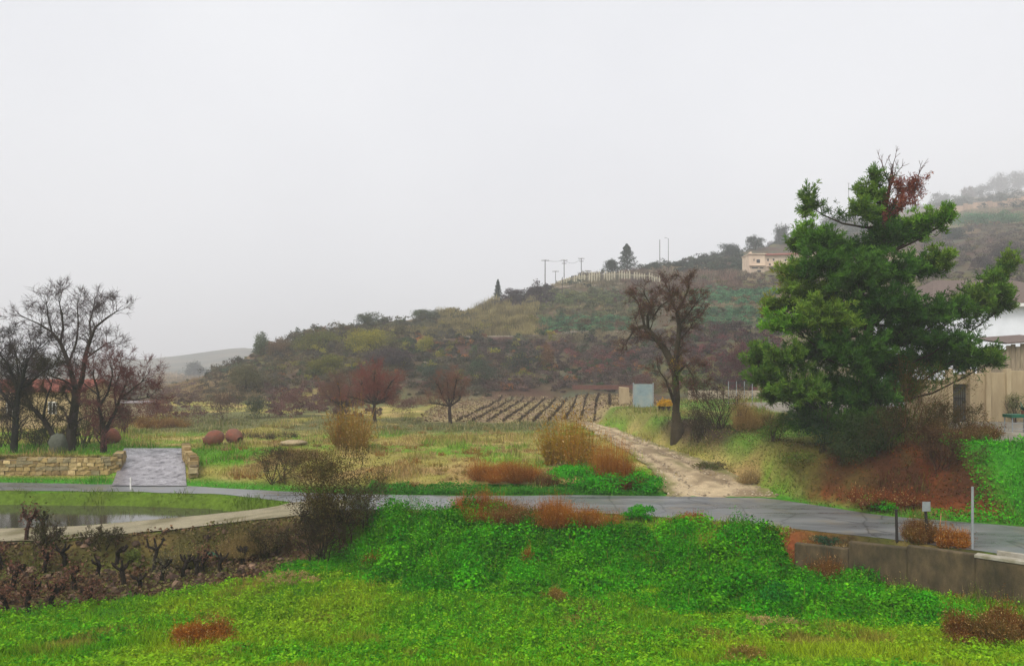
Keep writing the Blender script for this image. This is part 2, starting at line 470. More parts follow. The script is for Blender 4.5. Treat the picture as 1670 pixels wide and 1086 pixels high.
def mat_road():
    m, n, out = mat_new('wet_asphalt')
    pos = geo_pos(n)
    t = noise(n, 60, 6, 0.7, pos)
    mp = n.nodes.new('ShaderNodeMapping'); mp.inputs['Scale'].default_value = (0.12, 0.75, 1)
    n.links.new(pos, mp.inputs['Vector'])
    t2 = noise(n, 1.3, 9, 0.68, mp.outputs['Vector'])
    base = ramp(n, t2.outputs['Fac'], [(0.3, (0.06, 0.063, 0.068)), (0.5, (0.125, 0.128, 0.13)), (0.7, (0.20, 0.20, 0.19))])
    g = ramp(n, t.outputs['Fac'], [(0.3, 0.75), (0.7, 1.2)])
    c = mixc(n, base.outputs['Color'], g.outputs['Color'], 1.0)
    t4 = noise(n, 0.55, 8, 0.7, pos)
    mud = ramp(n, t4.outputs['Fac'], [(0.52, 0.0), (0.66, 0.75)])
    c = mixc(n, c, (0.17, 0.14, 0.095), mud.outputs['Color'], 'MIX')
    vo = n.nodes.new('ShaderNodeTexVoronoi'); vo.feature = 'DISTANCE_TO_EDGE'; vo.inputs['Scale'].default_value = 0.55
    dn = n.nodes.new('ShaderNodeMix'); dn.data_type = 'RGBA'; dn.inputs[0].default_value = 0.25
    n.links.new(pos, dn.inputs[6]); n.links.new(t4.outputs['Color'], dn.inputs[7]); n.links.new(dn.outputs[2], vo.inputs['Vector'])
    ck = ramp(n, vo.outputs['Distance'], [(0.004, 0.4), (0.016, 1.0)])
    c = mixc(n, c, ck.outputs['Color'], 1.0)
    ro = ramp(n, t2.outputs['Fac'], [(0.35, 0.22), (0.65, 0.5)])
    p = n.nodes.new('ShaderNodeBsdfPrincipled')
    n.links.new(c, p.inputs['Base Color']); n.links.new(ro.outputs['Color'], p.inputs['Roughness'])
    n.links.new(bump(n, t.outputs['Fac'], 0.35, 0.008), p.inputs['Normal'])
    n.links.new(p.outputs[0], out.inputs['Surface'])
    return m
def mat_drive():
    m, n, out = mat_new('wet_stone_paving')
    pos = geo_pos(n)
    mp = n.nodes.new('ShaderNodeMapping'); mp.inputs['Scale'].default_value = (1.5, 1.0, 1); mp.inputs['Rotation'].default_value = (0, 0, 0.4)
    n.links.new(pos, mp.inputs['Vector'])
    t = noise(n, 1.7, 10, 0.78, mp.outputs['Vector'])
    c = ramp(n, t.outputs['Fac'], [(0.38, (0.035, 0.03, 0.035)), (0.47, (0.17, 0.155, 0.165)), (0.7, (0.30, 0.28, 0.285))])
    ro = ramp(n, t.outputs['Fac'], [(0.4, 0.5), (0.6, 0.18)])
    p = n.nodes.new('ShaderNodeBsdfPrincipled')
    n.links.new(c.outputs['Color'], p.inputs['Base Color']); n.links.new(ro.outputs['Color'], p.inputs['Roughness'])
    t3 = noise(n, 14, 5, 0.6, pos)
    n.links.new(bump(n, t3.outputs['Fac'], 0.3, 0.02), p.inputs['Normal'])
    n.links.new(p.outputs[0], out.inputs['Surface'])
    return m
def mat_water():
    m, n, out = mat_new('puddle_water')
    pos = geo_pos(n)
    t = noise(n, 3.0, 3, 0.5, pos)
    p = n.nodes.new('ShaderNodeBsdfPrincipled')
    p.inputs['Base Color'].default_value = (0.05, 0.045, 0.03, 1)
    p.inputs['Roughness'].default_value = 0.08
    p.inputs['IOR'].default_value = 1.33
    p.inputs['Specular IOR Level'].default_value = 0.8
    n.links.new(bump(n, t.outputs['Fac'], 0.15, 0.01), p.inputs['Normal'])
    n.links.new(p.outputs[0], out.inputs['Surface'])
    return m
ROADM, DRIVEM, WATERM = mat_road(), mat_drive(), mat_water()

# ------------------------------------------------------------------ ground colours (real surface colours, no light)
def mixm(c, new, m):
    return c * (1 - m[..., None]) + np.asarray(new, float) * m[..., None]
PLOT = [(-60, 15), (-13.9, 21.8), (-10.5, 23.6), (-8.4, 25.4), (-7.3, 27.0), (-6.3, 29.5), (-5.6, 31)]   # meadow / vineyard border
def plot_mask(X, Y):
    b = np.interp(X, [p[0] for p in PLOT], [p[1] for p in PLOT])
    b = np.where(X > -5.6, 99, b) + 0.5 * (fbm(X, Y, 0.7, 2) - 0.5)
    return ss(b - 0.2, b + 0.35, Y) * (Y < edge_near(X) + 0.2)
def gcol(X, Y):
    X = np.asarray(X, float); Y = np.asarray(Y, float)
    n1 = fbm(X, Y, 0.45, 4); n2 = fbm(X + 50, Y + 20, 0.16, 4); n3 = fbm(X + 9, Y - 31, 1.3, 3)
    g_hi = np.array([0.07, 0.17, 0.005]); g_y = np.array([0.12, 0.18, 0.01]); g_dk = np.array([0.025, 0.11, 0.006])
    c = np.ones(X.shape + (3,)) * g_hi
    c = mixm(c, g_y, ss(0.5, 0.68, n2)); c = mixm(c, g_dk, ss(0.55, 0.72, n1) * 0.8)
    c = mixm(c, (0.22, 0.13, 0.03), ss(0.64, 0.74, fbm(X - 70, Y + 5, 0.5, 3)) * 0.6)
    # vineyard soil
    pm = plot_mask(X, Y)
    soil = np.ones(X.shape + (3,)) * np.array([0.05, 0.026, 0.014])
    soil = mixm(soil, (0.12, 0.065, 0.034), ss(0.5, 0.7, n1)); soil = mixm(soil, (0.10, 0.12, 0.02), ss(0.55, 0.68, n2) * 0.7)
    soil = mixm(soil, (0.035, 0.022, 0.015), ss(0.55, 0.7, n3) * 0.7)
    c = c * (1 - pm[..., None]) + soil * pm[..., None]
    en = edge_near(X); rf = road_far(X); rn = road_near(X)
    # embankment up to the road: straw and litter
    em = ss(en - 1.6, en - 0.5, Y) * (Y < en + 0.3)
    c = mixm(c, (0.06, 0.042, 0.016), em * 0.8); c = mixm(c, (0.17, 0.12, 0.04), em * ss(0.5, 0.62, n3) * 0.8); c = mixm(c, (0.045, 0.032, 0.016), em * ss(0.5, 0.64, n1) * 0.8)
    # red soil on the bank above the retaining wall
    rd = np.exp(-(((X - 8.6) / 1.6) ** 2 + ((Y - 26.6) / 0.9) ** 2))
    c = mixm(c, (0.20, 0.055, 0.02), np.clip(rd * 1.2, 0, 1))
    # island between track and road
    isl = ((X < -6.5) & (Y > en) & (Y < rn)).astype(float)
    c = mixm(c, (0.085, 0.13, 0.015), isl * 0.9); c = mixm(c, (0.075, 0.055, 0.02), isl * ss(0.45, 0.6, n1) * ss(rn - 0.6, rn - 1.4, Y))
    # verge beyond
    far = (Y > rf).astype(float)
    f = np.ones(X.shape + (3,)) * np.array([0.24, 0.215, 0.05])
    f = mixm(f, (0.13, 0.25, 0.02), ss(0.48, 0.62, n2)); f = mixm(f, (0.42, 0.31, 0.12), ss(0.52, 0.66, n1) * 0.9)
    f = mixm(f, (0.34, 0.28, 0.08), ss(0.5, 0.64, fbm(X, Y, 0.9, 3)) * 0.5)
    f = mixm(f, (0.05, 0.20, 0.012), ss(rf + 2.6, rf + 0.8, Y))
    f = mixm(f, (0.30, 0.20, 0.075), ss(rf + 2.2, rf + 3.2, Y) * ss(rf + 6.5, rf + 5, Y) * ss(0.4, 0.55, n1))
    f = mixm(f, (0.085, 0.22, 0.01), ss(-12.6, -14.5, X) * ss(rf + 3, rf + 5, Y) * ss(50, 48, Y) * (X > -40))
    # far strip of grass and bare soil below the hill
    f = mixm(f, (0.13, 0.13, 0.05), ss(56, 64, Y) * ss(0.42, 0.55, n2) * (X < 4))
    # right plateau
    xr = interp(Y, DIRT_R)
    pl = ss(xr + 0.3, xr + 1.2, X) * ss(rf + 0.2, rf + 1.0, Y)
    pc = np.ones(X.shape + (3,)) * np.array([0.10, 0.18, 0.022])
    pc = mixm(pc, (0.17, 0.17, 0.04), ss(0.45, 0.6, n2))
    slope = ss(xr + 0.2, xr + 0.8, X) * ss(xr + 3.6, xr + 2.6, X) * ss(41, 43.5, Y) * ss(56, 52, Y)
    pc = mixm(pc, (0.05, 0.032, 0.02), slope)
    rb = ss(11.5, 13, X) * ss(rf + 0.8, rf + 1.6, Y) * ss(rf + 6.2, rf + 5.2, Y) * ss(19.2, 18.0, X + 0.8 * n1)
    pc = mixm(pc, (0.055, 0.02, 0.008), rb * (0.5 + 0.5 * ss(0.3, 0.6, n1)))
    pc = mixm(pc, (0.15, 0.036, 0.009), rb * np.maximum(ss(rf + 2.2, rf + 1.4, Y), 0.6 * ss(0.5, 0.62, n2) * (X > 16)))
    pc = mixm(pc, (0.04, 0.19, 0.012), ss(18.2, 19.2, X + 0.8 * n1) * ss(rf + 6.0, rf + 5.2, Y))
    yard = ss(17.5, 19, X) * ss(rf + 5.6, rf + 6.2, Y) * (Y < 70)
    pc = mixm(pc, (0.22, 0.20, 0.16), yard)
    f = f * (1 - pl[..., None]) + pc * pl[..., None]
    # ploughed soil
    pf = ss(70.5, 72.5, Y) * ss(108, 103, Y) * ss(-9.5 + 0, -7, X) * ss(15.5, 14.8, X - 0.02 * (Y - 72))
    ps = np.ones(X.shape + (3,)) * np.array([0.22, 0.155, 0.09]); ps = mixm(ps, (0.28, 0.22, 0.10), ss(0.45, 0.6, n1))
    f = f * (1 - pf[..., None]) + ps * pf[..., None]
    c = np.where(far[..., None] > 0, f, c)
    # hill
    hm = ss(96, 106, Y + np.where(835 + F * X / np.maximum(Y, 20) > 1060, 22, 0))
    n4 = fbm(X, Y, 0.035, 4); n5 = fbm(X + 99, Y + 7, 0.09, 4); n6 = fbm(X + 5, Y + 77, 0.4, 4)
    h = np.ones(X.shape + (3,)) * np.array([0.085, 0.06, 0.035])
    h = mixm(h, (0.10, 0.09, 0.03), ss(0.45, 0.6, n4)); h = mixm(h, (0.075, 0.038, 0.028), ss(0.5, 0.65, n5))
    h = mixm(h, (0.075, 0.085, 0.05), ss(0.52, 0.66, n6) * 0.8)
    h = mixm(h, (0.19, 0.135, 0.07), ss(0.6, 0.7, fbm(X - 33, Y + 12, 0.06, 3)) * 0.8)
    c = c * (1 - hm[..., None]) + h * hm[..., None]
    return c

ni, nj = len(GX), len(GY)
idx = np.arange(ni * nj).reshape(ni, nj)
gf = np.stack([idx[:-1, :-1], idx[1:, :-1], idx[1:, 1:], idx[:-1, 1:]], -1).reshape(-1, 4)
gm = np_mesh('ground', np.stack([MX, MY, MZ], -1).reshape(-1, 3), gf, GROUND, gcol(MX, MY).reshape(-1, 3), smooth=True)
tag(obj('ground', gm), 'sloping green meadow, field and terraced hillside terrain', None, None, 'structure')

def drape(name, left, right, ts, mat, lift, colr=None, nx=10, z=None, ragged=False):
    """strip between two edge functions of t -> points (x,y)"""
    V = []; C = []
    for t in ts:
        a = left(t); b = right(t)
        for k in range(nx + 1):
            q = k / nx
            x = a[0] + (b[0] - a[0]) * q; y = a[1] + (b[1] - a[1]) * q
            if ragged and t < ts[0] + 1.4: y = y + (1 - (t - ts[0]) / 1.4) * 1.5 * (float(fbm(x * 1.7, 3.3, 1.0, 4)) - 0.35)
            zz = float(gz(x, y)) if z is None else z(x, y)
            if ragged and t < ts[0] + 1.4: zz = lerp(-lift - 0.01, zz, max(0.0, (t - ts[0]) / 1.4) ** 0.6)
            V.append((x, y, zz + lift))
    n = nx + 1
    fc = [[i * n + k, i * n + k + 1, (i + 1) * n + k + 1, (i + 1) * n + k] for i in range(len(ts) - 1) for k in range(nx)]
    V = np.array(V)
    if colr is not None: C = colr(V[:, 0], V[:, 1])
    return np_mesh(name, V, np.array(fc), mat, C if colr is not None else None, smooth=True)

xs = np.arange(-58, 40, 0.5)
wob = lambda x, s: 0.34 * (float(fbm(x, s, 0.9, 4)) - 0.5)
road = obj('road', drape('road', lambda t: (t, float(road_near(t)) + wob(t, 3)), lambda t: (t, float(road_far(t)) - 0.05 + wob(t, 8)), xs, ROADM, 0.014, nx=6,
                         z=lambda x, y: 0.0))
tag(road, 'wet grey asphalt road crossing below the field', None, None, 'structure')
# the lower farm track
def trackcol(x, y):
    c = np.ones((len(x), 3)) * np.array([0.27, 0.235, 0.155])
    c = mixm(c, (0.15, 0.13, 0.07), ss(0.45, 0.65, fbm(x, y, 0.9, 3)))
    return c
GRAVEL = mat_col('gravel_track', 18, 0.6, 1.3, 0.8, 0.8, 0.03)
txs = np.arange(-58, -6.2, 0.5)
track = obj('farm_track', drape('farm_track', lambda t: (t, float(interp(t, TRACK_NEAR)) + 0.15 + wob(t, 5)), lambda t: (t, float(interp(t, TRACK_FAR)) + wob(t, 2)), txs, GRAVEL, 0.05, trackcol, nx=8))
tag(track, 'pale muddy farm track branching off the road', None, None, 'structure')
def dirtcol(x, y):
    c = np.ones((len(x), 3)) * np.array([0.44, 0.34, 0.21])
    mid = interp(y, DIRT_L) * 0.5 + interp(y, DIRT_R) * 0.5
    wd = interp(y, DIRT_R) - interp(y, DIRT_L)
    q = (x - mid) / wd
    strip = np.exp(-((q - 0.03) / 0.09) ** 2) * ss(36, 42, y)
    c = mixm(c, (0.20, 0.17, 0.08), strip * ss(0.35, 0.6, fbm(x, y, 1.2, 3)))
    c = mixm(c, (0.20, 0.145, 0.085), ss(0.45, 0.66, fbm(x, y, 0.8, 4)) * 0.85)
    c = mixm(c, (0.17, 0.12, 0.07), np.clip(np.exp(-((q - 0.22) / 0.05) ** 2) + np.exp(-((q + 0.2) / 0.05) ** 2), 0, 1) * 0.6 * ss(36, 40, y))
    c = mixm(c, (0.15, 0.15, 0.04), ss(0.33, 0.48, np.abs(q) + 0.25 * (fbm(x, y, 1.5, 3) - 0.5)) * 0.8)
    return c
def rut(x, y):
    l, r = float(interp(y, DIRT_L)), float(interp(y, DIRT_R)); q = (x - (l + r) / 2) / (r - l)
    return 0.05 * float(fbm(x, y, 1.6, 3)) - 0.07 * (math.exp(-((q - 0.22) / 0.07) ** 2) + math.exp(-((q + 0.2) / 0.07) ** 2)) * float(ss(35.5, 38, y)) + 0.04 * math.exp(-(q / 0.1) ** 2)
dys = np.arange(34.0, 74, 0.3)
dirt = obj('dirt_track', drape('dirt_track', lambda t: (float(interp(t, DIRT_L)) + 2.2 * wob(t, 1), t), lambda t: (float(interp(t, DIRT_R)) + 2.2 * wob(t, 6), t), dys, GRAVEL, 0.05, dirtcol, nx=26, ragged=True, z=lambda x, y: float(gz(x, y)) + rut(x, y)))
tag(dirt, 'pale dirt track climbing from the road to the ploughed field', None, None, 'structure')
dvs = np.arange(37.3, 47.2, 0.35)
drive = obj('driveway', drape('driveway', lambda t: (-19.1 - 0.42 * (t - 38.5), t), lambda t: (-15.6 - 0.42 * (t - 38.5), t), dvs, DRIVEM, 0.05, nx=10))
tag(drive, 'wet grey stone driveway between low stone walls', None, None, 'structure')
# water standing in the hollow
xw = np.arange(-46, -9.4, 0.6)
PW = -0.50
wv = [(x, float(interp(x, TRACK_FAR)) + 0.05, PW) for x in xw] + [(x, float(road_near(x)) - 0.45, PW) for x in xw]
nw = len(xw)
me = bpy.data.meshes.new('puddle'); me.from_pydata(wv, [], [(k, k + 1, nw + k + 1, nw + k) for k in range(nw - 1)]); me.materials.append(WATERM)
tag(obj('puddle', me), 'long shallow puddle beside the farm track', None, None, 'structure')

# far hill in the mist, valley side
def far_hill():
    us = np.linspace(-900, 620, 90); top = np.interp(us, [-900, -200, 60, 240, 330, 400, 470, 620], [590, 575, 583, 586, 574, 566, 580, 640])
    V = []
    for u, v in zip(us, top):
        for t in np.linspace(0, 1, 14):
            Y = 640 + 260 * t
            x = (u - 835) / F * Y
            zt = H + (V0 - v) / F * 890
            V.append((x, Y, lerp(-2, zt, t) + 2.5 * (float(fbm(x, Y, 0.03, 3)) - 0.5)))
    V = np.array(V); n = 14
    fc = np.array([[i * n + k, (i + 1) * n + k, (i + 1) * n + k + 1, i * n + k + 1] for i in range(89) for k in range(13)])
    c = np.ones((len(V), 3)) * np.array([0.08, 0.085, 0.06]); c = mixm(c, (0.15, 0.13, 0.09), ss(0.45, 0.6, fbm(V[:, 0], V[:, 1], 0.05, 3)))
    tag(obj('hill', np_mesh('hill', V, fc, GROUND, c, True)), 'far valley hill fading into mist', None, None, 'structure')
far_hill()

# ------------------------------------------------------------------ plant makers (local coordinates, base at the origin)
def pick(pal, n):
    pal = np.asarray(pal, float)
    return pal[R.integers(0, len(pal), n)]
def leafy(rx, ry, h, n, size, pal, lobes=9, low=0.0, rough=1.0, hr=(0.16, 0.76)):
    k = lobes
    th = R.uniform(0, 2 * math.pi, k); rr = np.sqrt(R.uniform(0, 1, k)) * 0.62
    hz = R.uniform(hr[0], hr[1], k) * (1 - 0.45 * rr)
    cen = np.stack([rx * rr * np.cos(th), ry * rr * np.sin(th), h * hz], 1)
    lr = R.uniform(0.26, 0.5, k)[:, None] * np.array([[rx, ry, h * 0.62]])
    w = (lr[:, 0] * lr[:, 2]); w = w / w.sum()
    li = R.choice(k, n, p=w)
    d = R.normal(size=(n, 3)); d /= np.linalg.norm(d, axis=1, keepdims=True)
    d[:, 2] = np.where(d[:, 2] < -0.5, -d[:, 2], d[:, 2])
    r = R.uniform(0.35, 1.0, n) ** 0.5 * (1 + 0.18 * rough * R.normal(size=n))
    P = cen[li] + d * lr[li] * r[:, None]
    P[:, 2] = np.where(P[:, 2] < low, low + R.uniform(0, 0.15, n) * h, P[:, 2])
    C = 0.55 * pick(pal, k)[li] + 0.45 * pick(pal, n)
    N = d + 0.7 * R.normal(size=(n, 3)); N[:, 2] += 0.4
    return leaves(P, N, size, C, 0.6)
def stalky(rx, ry, h, n, pal, width=0.012, leaf=0.05, per=3, spread=1.0):
    """dry weeds: several uneven tufts of stalks with small ragged leaves"""
    k = int(max(6, min(26, 7 * (rx / max(h, 0.05)) + 5)))
    th = R.uniform(0, 2 * math.pi, k); rr = np.sqrt(R.uniform(0, 1, k))
    tc = np.stack([rx * 0.82 * rr * np.cos(th), ry * 0.82 * rr * np.sin(th)], 1)
    tf = R.uniform(0.5, 1.35, k) * (1 - 0.4 * rr ** 2)
    tr = np.minimum(rx * R.uniform(0.28, 0.55, k), h * R.uniform(0.35, 0.8, k))
    tcol = pick(pal, k) * R.uniform(0.75, 1.2, (k, 1))
    q = R.integers(0, k, n)
    a = R.uniform(0, 2 * math.pi, n); r2 = np.sqrt(R.uniform(0, 1, n))
    dx = np.stack([np.cos(a), np.sin(a)], 1) * (tr[q] * r2)[:, None]
    base = np.concatenate([tc[q] + 0.35 * dx, np.zeros((n, 1))], 1)
    L = h * tf[q] * (R.uniform(0.3, 1.0, n) + 0.35 * (R.random(n) < 0.12)) * (1 - 0.25 * r2)
    lean = dx * 0.8 * spread + R.normal(size=(n, 2)) * 0.10 * h
    C = 0.5 * tcol[q] + 0.5 * pick(pal, n)
    parts = [blades(base, L, width, lean, C, 0.3)]
    m = n * per
    kk = R.integers(0, n, m); t = R.uniform(0.15, 1.08, m)[:, None]
    tip = np.concatenate([lean, L[:, None]], 1)
    P = base[kk] + tip[kk] * t + R.normal(size=(m, 3)) * 0.045 * h
    P[:, 2] = np.maximum(P[:, 2], 0.01)
    cl = 0.55 * C[kk] + 0.45 * pick(pal, m)
    cl = np.where(R.random((m, 1)) < 0.12, np.array([0.42, 0.28, 0.11]), cl)
    parts.append(leaves(P, R.normal(size=(m, 3)), leaf, cl, 0.35, 0.35))
    return join(parts)
def grow(starts, maxdepth, ratio=0.72, spread=0.6, up=0.12, nkid=(2, 3), seglen=0.5, rmin=0.006, minlen=0.12, curl=0.18, shrink=0.62):
    """starts: list of (p, dir, length, radius, depth). Returns n x 8 segments and n depths"""
    out = []; dep = []
    stack = list(starts)
    while stack:
        p, d, L, r, k = stack.pop()
        nseg = max(2, int(L / seglen))
        pts = [p]
        for i in range(nseg):
            d = (d + Vector((random.gauss(0, curl), random.gauss(0, curl), random.gauss(0, curl) + up))).normalized()
            q = p + d * (L / nseg)
            r2 = max(rmin * 0.6, r * (1 - 0.45 / nseg))
            out.append((*p, r, *q, r2)); dep.append(k)
            p, r = q, r2
            if k < maxdepth and i >= 0 and random.random() < 0.75:
                a = d.orthogonal().normalized()
                a.rotate(__import__('mathutils').Quaternion(d, random.uniform(0, 6.283)))
                nd = (d * (1 - spread * 0.5) + a * spread * random.uniform(0.7, 1.3)).normalized()
                nl = L * shrink * random.uniform(0.6, 1.1)
                if nl > minlen:
                    stack.append((p, nd, nl, max(rmin, r * 0.55), k + 1))
        if k < maxdepth:
            for _ in range(random.randint(*nkid)):
                a = d.orthogonal().normalized()
                a.rotate(__import__('mathutils').Quaternion(d, random.uniform(0, 6.283)))
                nd = (d + a * spread * random.uniform(0.5, 1.1)).normalized()
                nl = L * ratio * random.uniform(0.7, 1.1)
                if nl > minlen:
                    stack.append((p, nd, nl, max(rmin, r * 0.8), k + 1))
    return np.array(out), np.array(dep)
def poly_segs(pts, radii):
    out = []
    for i in range(len(pts) - 1):
        n = 4
        for k in range(n):
            a = pts[i].lerp(pts[i + 1], k / n); b = pts[i].lerp(pts[i + 1], (k + 1) / n)
            ra = radii[i] + (radii[i + 1] - radii[i]) * k / n; rb = radii[i] + (radii[i + 1] - radii[i]) * (k + 1) / n
            out.append((*a, ra, *b, rb))
    return np.array(out)

def thing(name, loc, label, cat, group=None):
    return tag(empty(name, loc), label, cat, group)
def plant(name, loc, label, cat, foliage, mat=LEAF, stems=None, group=None, part='foliage', stempart='stems'):
    """a plant with a foliage part and, where given, stems"""
    if stems is None:
        o = obj(name, np_mesh(name, *foliage[:2], mat, foliage[2]), None, loc)
        return tag(o, label, cat, group)
    t = thing(name, loc, label, cat, group)
    obj(part, np_mesh(part, *foliage[:2], mat, foliage[2]), t)
    obj(stempart, np_mesh(stempart, *stems[:2], BARK, stems[2]), t)
    return t
def some_stems(rx, h, n, r=0.02, c=(0.06, 0.045, 0.03)):
    st = [(Vector((random.uniform(-.15, .15) * rx, random.uniform(-.15, .15) * rx, 0)), Vector((random.uniform(-.6, .6), random.uniform(-.6, .6), 1)).normalized(), h * 0.42, r, 0) for _ in range(n)]
    s, d = grow(st, 2, 0.6, 0.6, 0.1, (1, 2), h * 0.2, 0.006, 0.1, 0.15, 0.5)
    return frusta(s, 4, c)
def spot(u, v, Y=None):
    """ground position under a photo pixel, or at a known distance"""
    if Y is None:
        x, y, z = hit([u], [v]); return (float(x[0]), float(y[0]), float(z[0]))
    x = (u - 835) / F * Y
    return (x, Y, float(gz(x, Y)))

OLIVE = [(0.13, 0.14, 0.025), (0.18, 0.165, 0.03), (0.085, 0.095, 0.025)]
YELGREEN = [(0.30, 0.26, 0.03), (0.22, 0.21, 0.03), (0.15, 0.16, 0.035)]
GREYGREEN = [(0.075, 0.095, 0.055), (0.10, 0.115, 0.065), (0.05, 0.07, 0.045)]
DARKGREEN = [(0.022, 0.05, 0.018), (0.035, 0.07, 0.022), (0.015, 0.035, 0.016)]
REDBROWN = [(0.15, 0.06, 0.045), (0.11, 0.05, 0.04), (0.19, 0.075, 0.05)]
BROWN = [(0.12, 0.08, 0.055), (0.09, 0.06, 0.045), (0.16, 0.11, 0.07)]
PURPLE = [(0.065, 0.048, 0.05), (0.085, 0.06, 0.06), (0.05, 0.042, 0.045)]
RUST = [(0.34, 0.115, 0.014), (0.26, 0.08, 0.012), (0.42, 0.18, 0.025), (0.15, 0.055, 0.014)]
STRAW = [(0.42, 0.31, 0.14), (0.34, 0.24, 0.10), (0.27, 0.19, 0.08)]
BLUEGREEN = [(0.07, 0.19, 0.09), (0.10, 0.22, 0.10), (0.05, 0.13, 0.065)]
MEADOW = [(0.16, 0.38, 0.006), (0.26, 0.42, 0.010), (0.08, 0.27, 0.006)]
WEED = [(0.035, 0.30, 0.008), (0.07, 0.37, 0.010), (0.022, 0.20, 0.006)]

# ------------------------------------------------------------------ walls, houses, street things (near to far)
# concrete retaining wall below the road, right
def retaining_wall():
    root = thing('retaining_wall', (9.6, 26.8, -1.2), 'stained concrete retaining wall holding up the road above the meadow', 'wall')
    L = root.location
    xsw = [9.3, 10.7, 12.1, 13.5, 15.2, 17.4, 20.0, 23.0]
    for i in range(len(xsw) - 1):
        a = Vector((xsw[i], float(road_near(xsw[i])) - 1.25, 0)); b = Vector((xsw[i + 1], float(road_near(xsw[i + 1])) - 1.25, 0))
        d = (b - a); ln = d.length; rz = math.atan2(d.y, d.x); c = (a + b) / 2
        top = [-0.22, 0.02, 0.10, 0.02, 0.0, 0.0, 0.0][i]
        m = MB().box((c.x - L.x, c.y - L.y, (top - 1.9) / 2 - L.z), (ln - 0.004, 0.28 + 0.03 * (i % 2), top + 1.9), rz)
        m.obj('wall_panel', CONCRETE, root, bevel=0.035)
        if i > 2:
            MB().box((c.x - L.x, c.y - L.y, top + 0.045 - L.z), (ln + 0.02, 0.36, 0.09), rz).obj('coping', COPING, root, bevel=0.012)
    return root
retaining_wall()
# pale kerb along the road edge
kb = MB()
for x in np.arange(14.3, 24, 0.9):
    a = Vector((x, float(road_near(x)) - 0.18, 0)); b = Vector((x + 0.88, float(road_near(x + 0.88)) - 0.18, 0)); d = b - a
    kb.box(((a.x + b.x) / 2, (a.y + b.y) / 2, 0.03), (d.length, 0.16, 0.2), math.atan2(d.y, d.x))
tag(kb.obj('kerb', COPING), 'pale concrete kerb at the road edge', None, None, 'structure')

# roadside posts
def post(u, v, Y, hpx, r, mat, label, name='post', lean=(0, 0), sides=8):
    x, y, z = spot(u, v, Y); h = hpx / F * Y
    m = MB().tube([(0, 0, -0.3), (lean[0] * 0.5 * h, lean[1] * 0.5 * h, h * 0.5), (lean[0] * h, lean[1] * h, h)], [r, r, r * 0.95], sides)
    o = m.obj(name, mat); o.location = (x, y, z)
    return tag(o, label, 'post'), h
post(1463, 880, 25.6, 52, 0.045, DARKWOOD, 'short dark wooden post at the road edge, bare of any plate', 'road_post', (-0.03, 0))
# leaning sign post with a pale square plate
x, y, z = spot(1515, 888, 25.2)
sp = thing('sign_post', (x, y, z), 'leaning dark post with small blank grey plate on top beside the road', 'sign')
MB().tube([(0, 0, -0.3), (-0.12, 0, 1.15)], 0.045, 8).obj('post', DARKWOOD, sp)
MB().box((-0.11, -0.055, 1.17), (0.26, 0.02, 0.30), 0.0, 0.96).obj('plate', METAL, sp, bevel=0.005)
post(1586, 888, 24.4, 102, 0.04, METAL, 'tall thin grey metal pole at the road edge', 'metal_pole')
post(1532, 878, 25.8, 42, 0.012, mat_plain('cane', (0.45, 0.22, 0.10), 0.8), 'thin orange-brown cane sticking up from the rusty grass', 'cane', (0.12, 0.1), 6)
post(612, 833, 30.9, 26, 0.03, WHITEPOST, 'short white marker post at the road edge by the olive shrub', 'marker_post')
post(213, 800, 36.4, 20, 0.035, WHITEPOST, 'short white marker post at the foot of the stone driveway', 'marker_post')

# dry stone walls at the driveway
def stone_wall(name, pts, h0, label, course=0.19, thick=0.42, tones=((0.34, 0.24, 0.10), (0.42, 0.31, 0.15), (0.26, 0.18, 0.08), (0.31, 0.25, 0.14))):
    """pts: (x, y, ground z, top z); one stone per object, coursed"""
    root = thing(name, (pts[0][0], pts[0][1], pts[0][2]), label, 'wall')
    L = root.location
    core = MB(); protos = []
    for k in range(14):
        m = MB().box((0, 0, 0), (1, 1, 1), 0, 0.94, 0.07)
        c = np.array(tones[k % len(tones)]) * random.uniform(0.75, 1.15)
        me = m.mesh('stone', STONE, np.tile(c, (8, 1)))
        protos.append(me)
    for i in range(len(pts) - 1):
        a, b = Vector(pts[i][:2] + (0,)), Vector(pts[i + 1][:2] + (0,))
        d = b - a; ln = d.length; rz = math.atan2(d.y, d.x); dn = d / ln
        zlo = min(pts[i][2], pts[i + 1][2]); c = (a + b) / 2
        za = (pts[i][3] + pts[i + 1][3]) / 2
        core.box((c.x - L.x, c.y - L.y, (zlo - 0.2 + za - 0.08) / 2 - L.z), (ln, thick * 0.7, za - 0.08 - zlo + 0.2), rz)
        z = zlo - 0.08; row = 0
        while z < max(pts[i][3], pts[i + 1][3]) - 0.05:
            ch = course * random.uniform(0.8, 1.25); s = -random.uniform(0, 0.2)
            while s < ln:
                w = random.uniform(0.24, 0.5); q = min(1, max(0, (s + w / 2) / ln))
                top = pts[i][3] + (pts[i + 1][3] - pts[i][3]) * q
                if z + ch * 0.6 < top:
                    p = a + dn * (s + w / 2)
                    o = bpy.data.objects.new('stone', random.choice(protos))
                    o.location = (p.x - L.x, p.y - L.y, z + ch / 2 - L.z)
                    o.scale = (w * 0.97, thick * random.uniform(0.96, 1.07), ch * 0.95)
                    o.rotation_euler = (random.gauss(0, 0.02), random.gauss(0, 0.04), rz + random.gauss(0, 0.02))
                    link(o, root)
                s += w
            z += ch; row += 1
    core.obj('wall_core', mat_stone_core, root)
    return root
mat_stone_core = mat_plain('mortar', (0.13, 0.095, 0.05), 0.95, 0, 8)
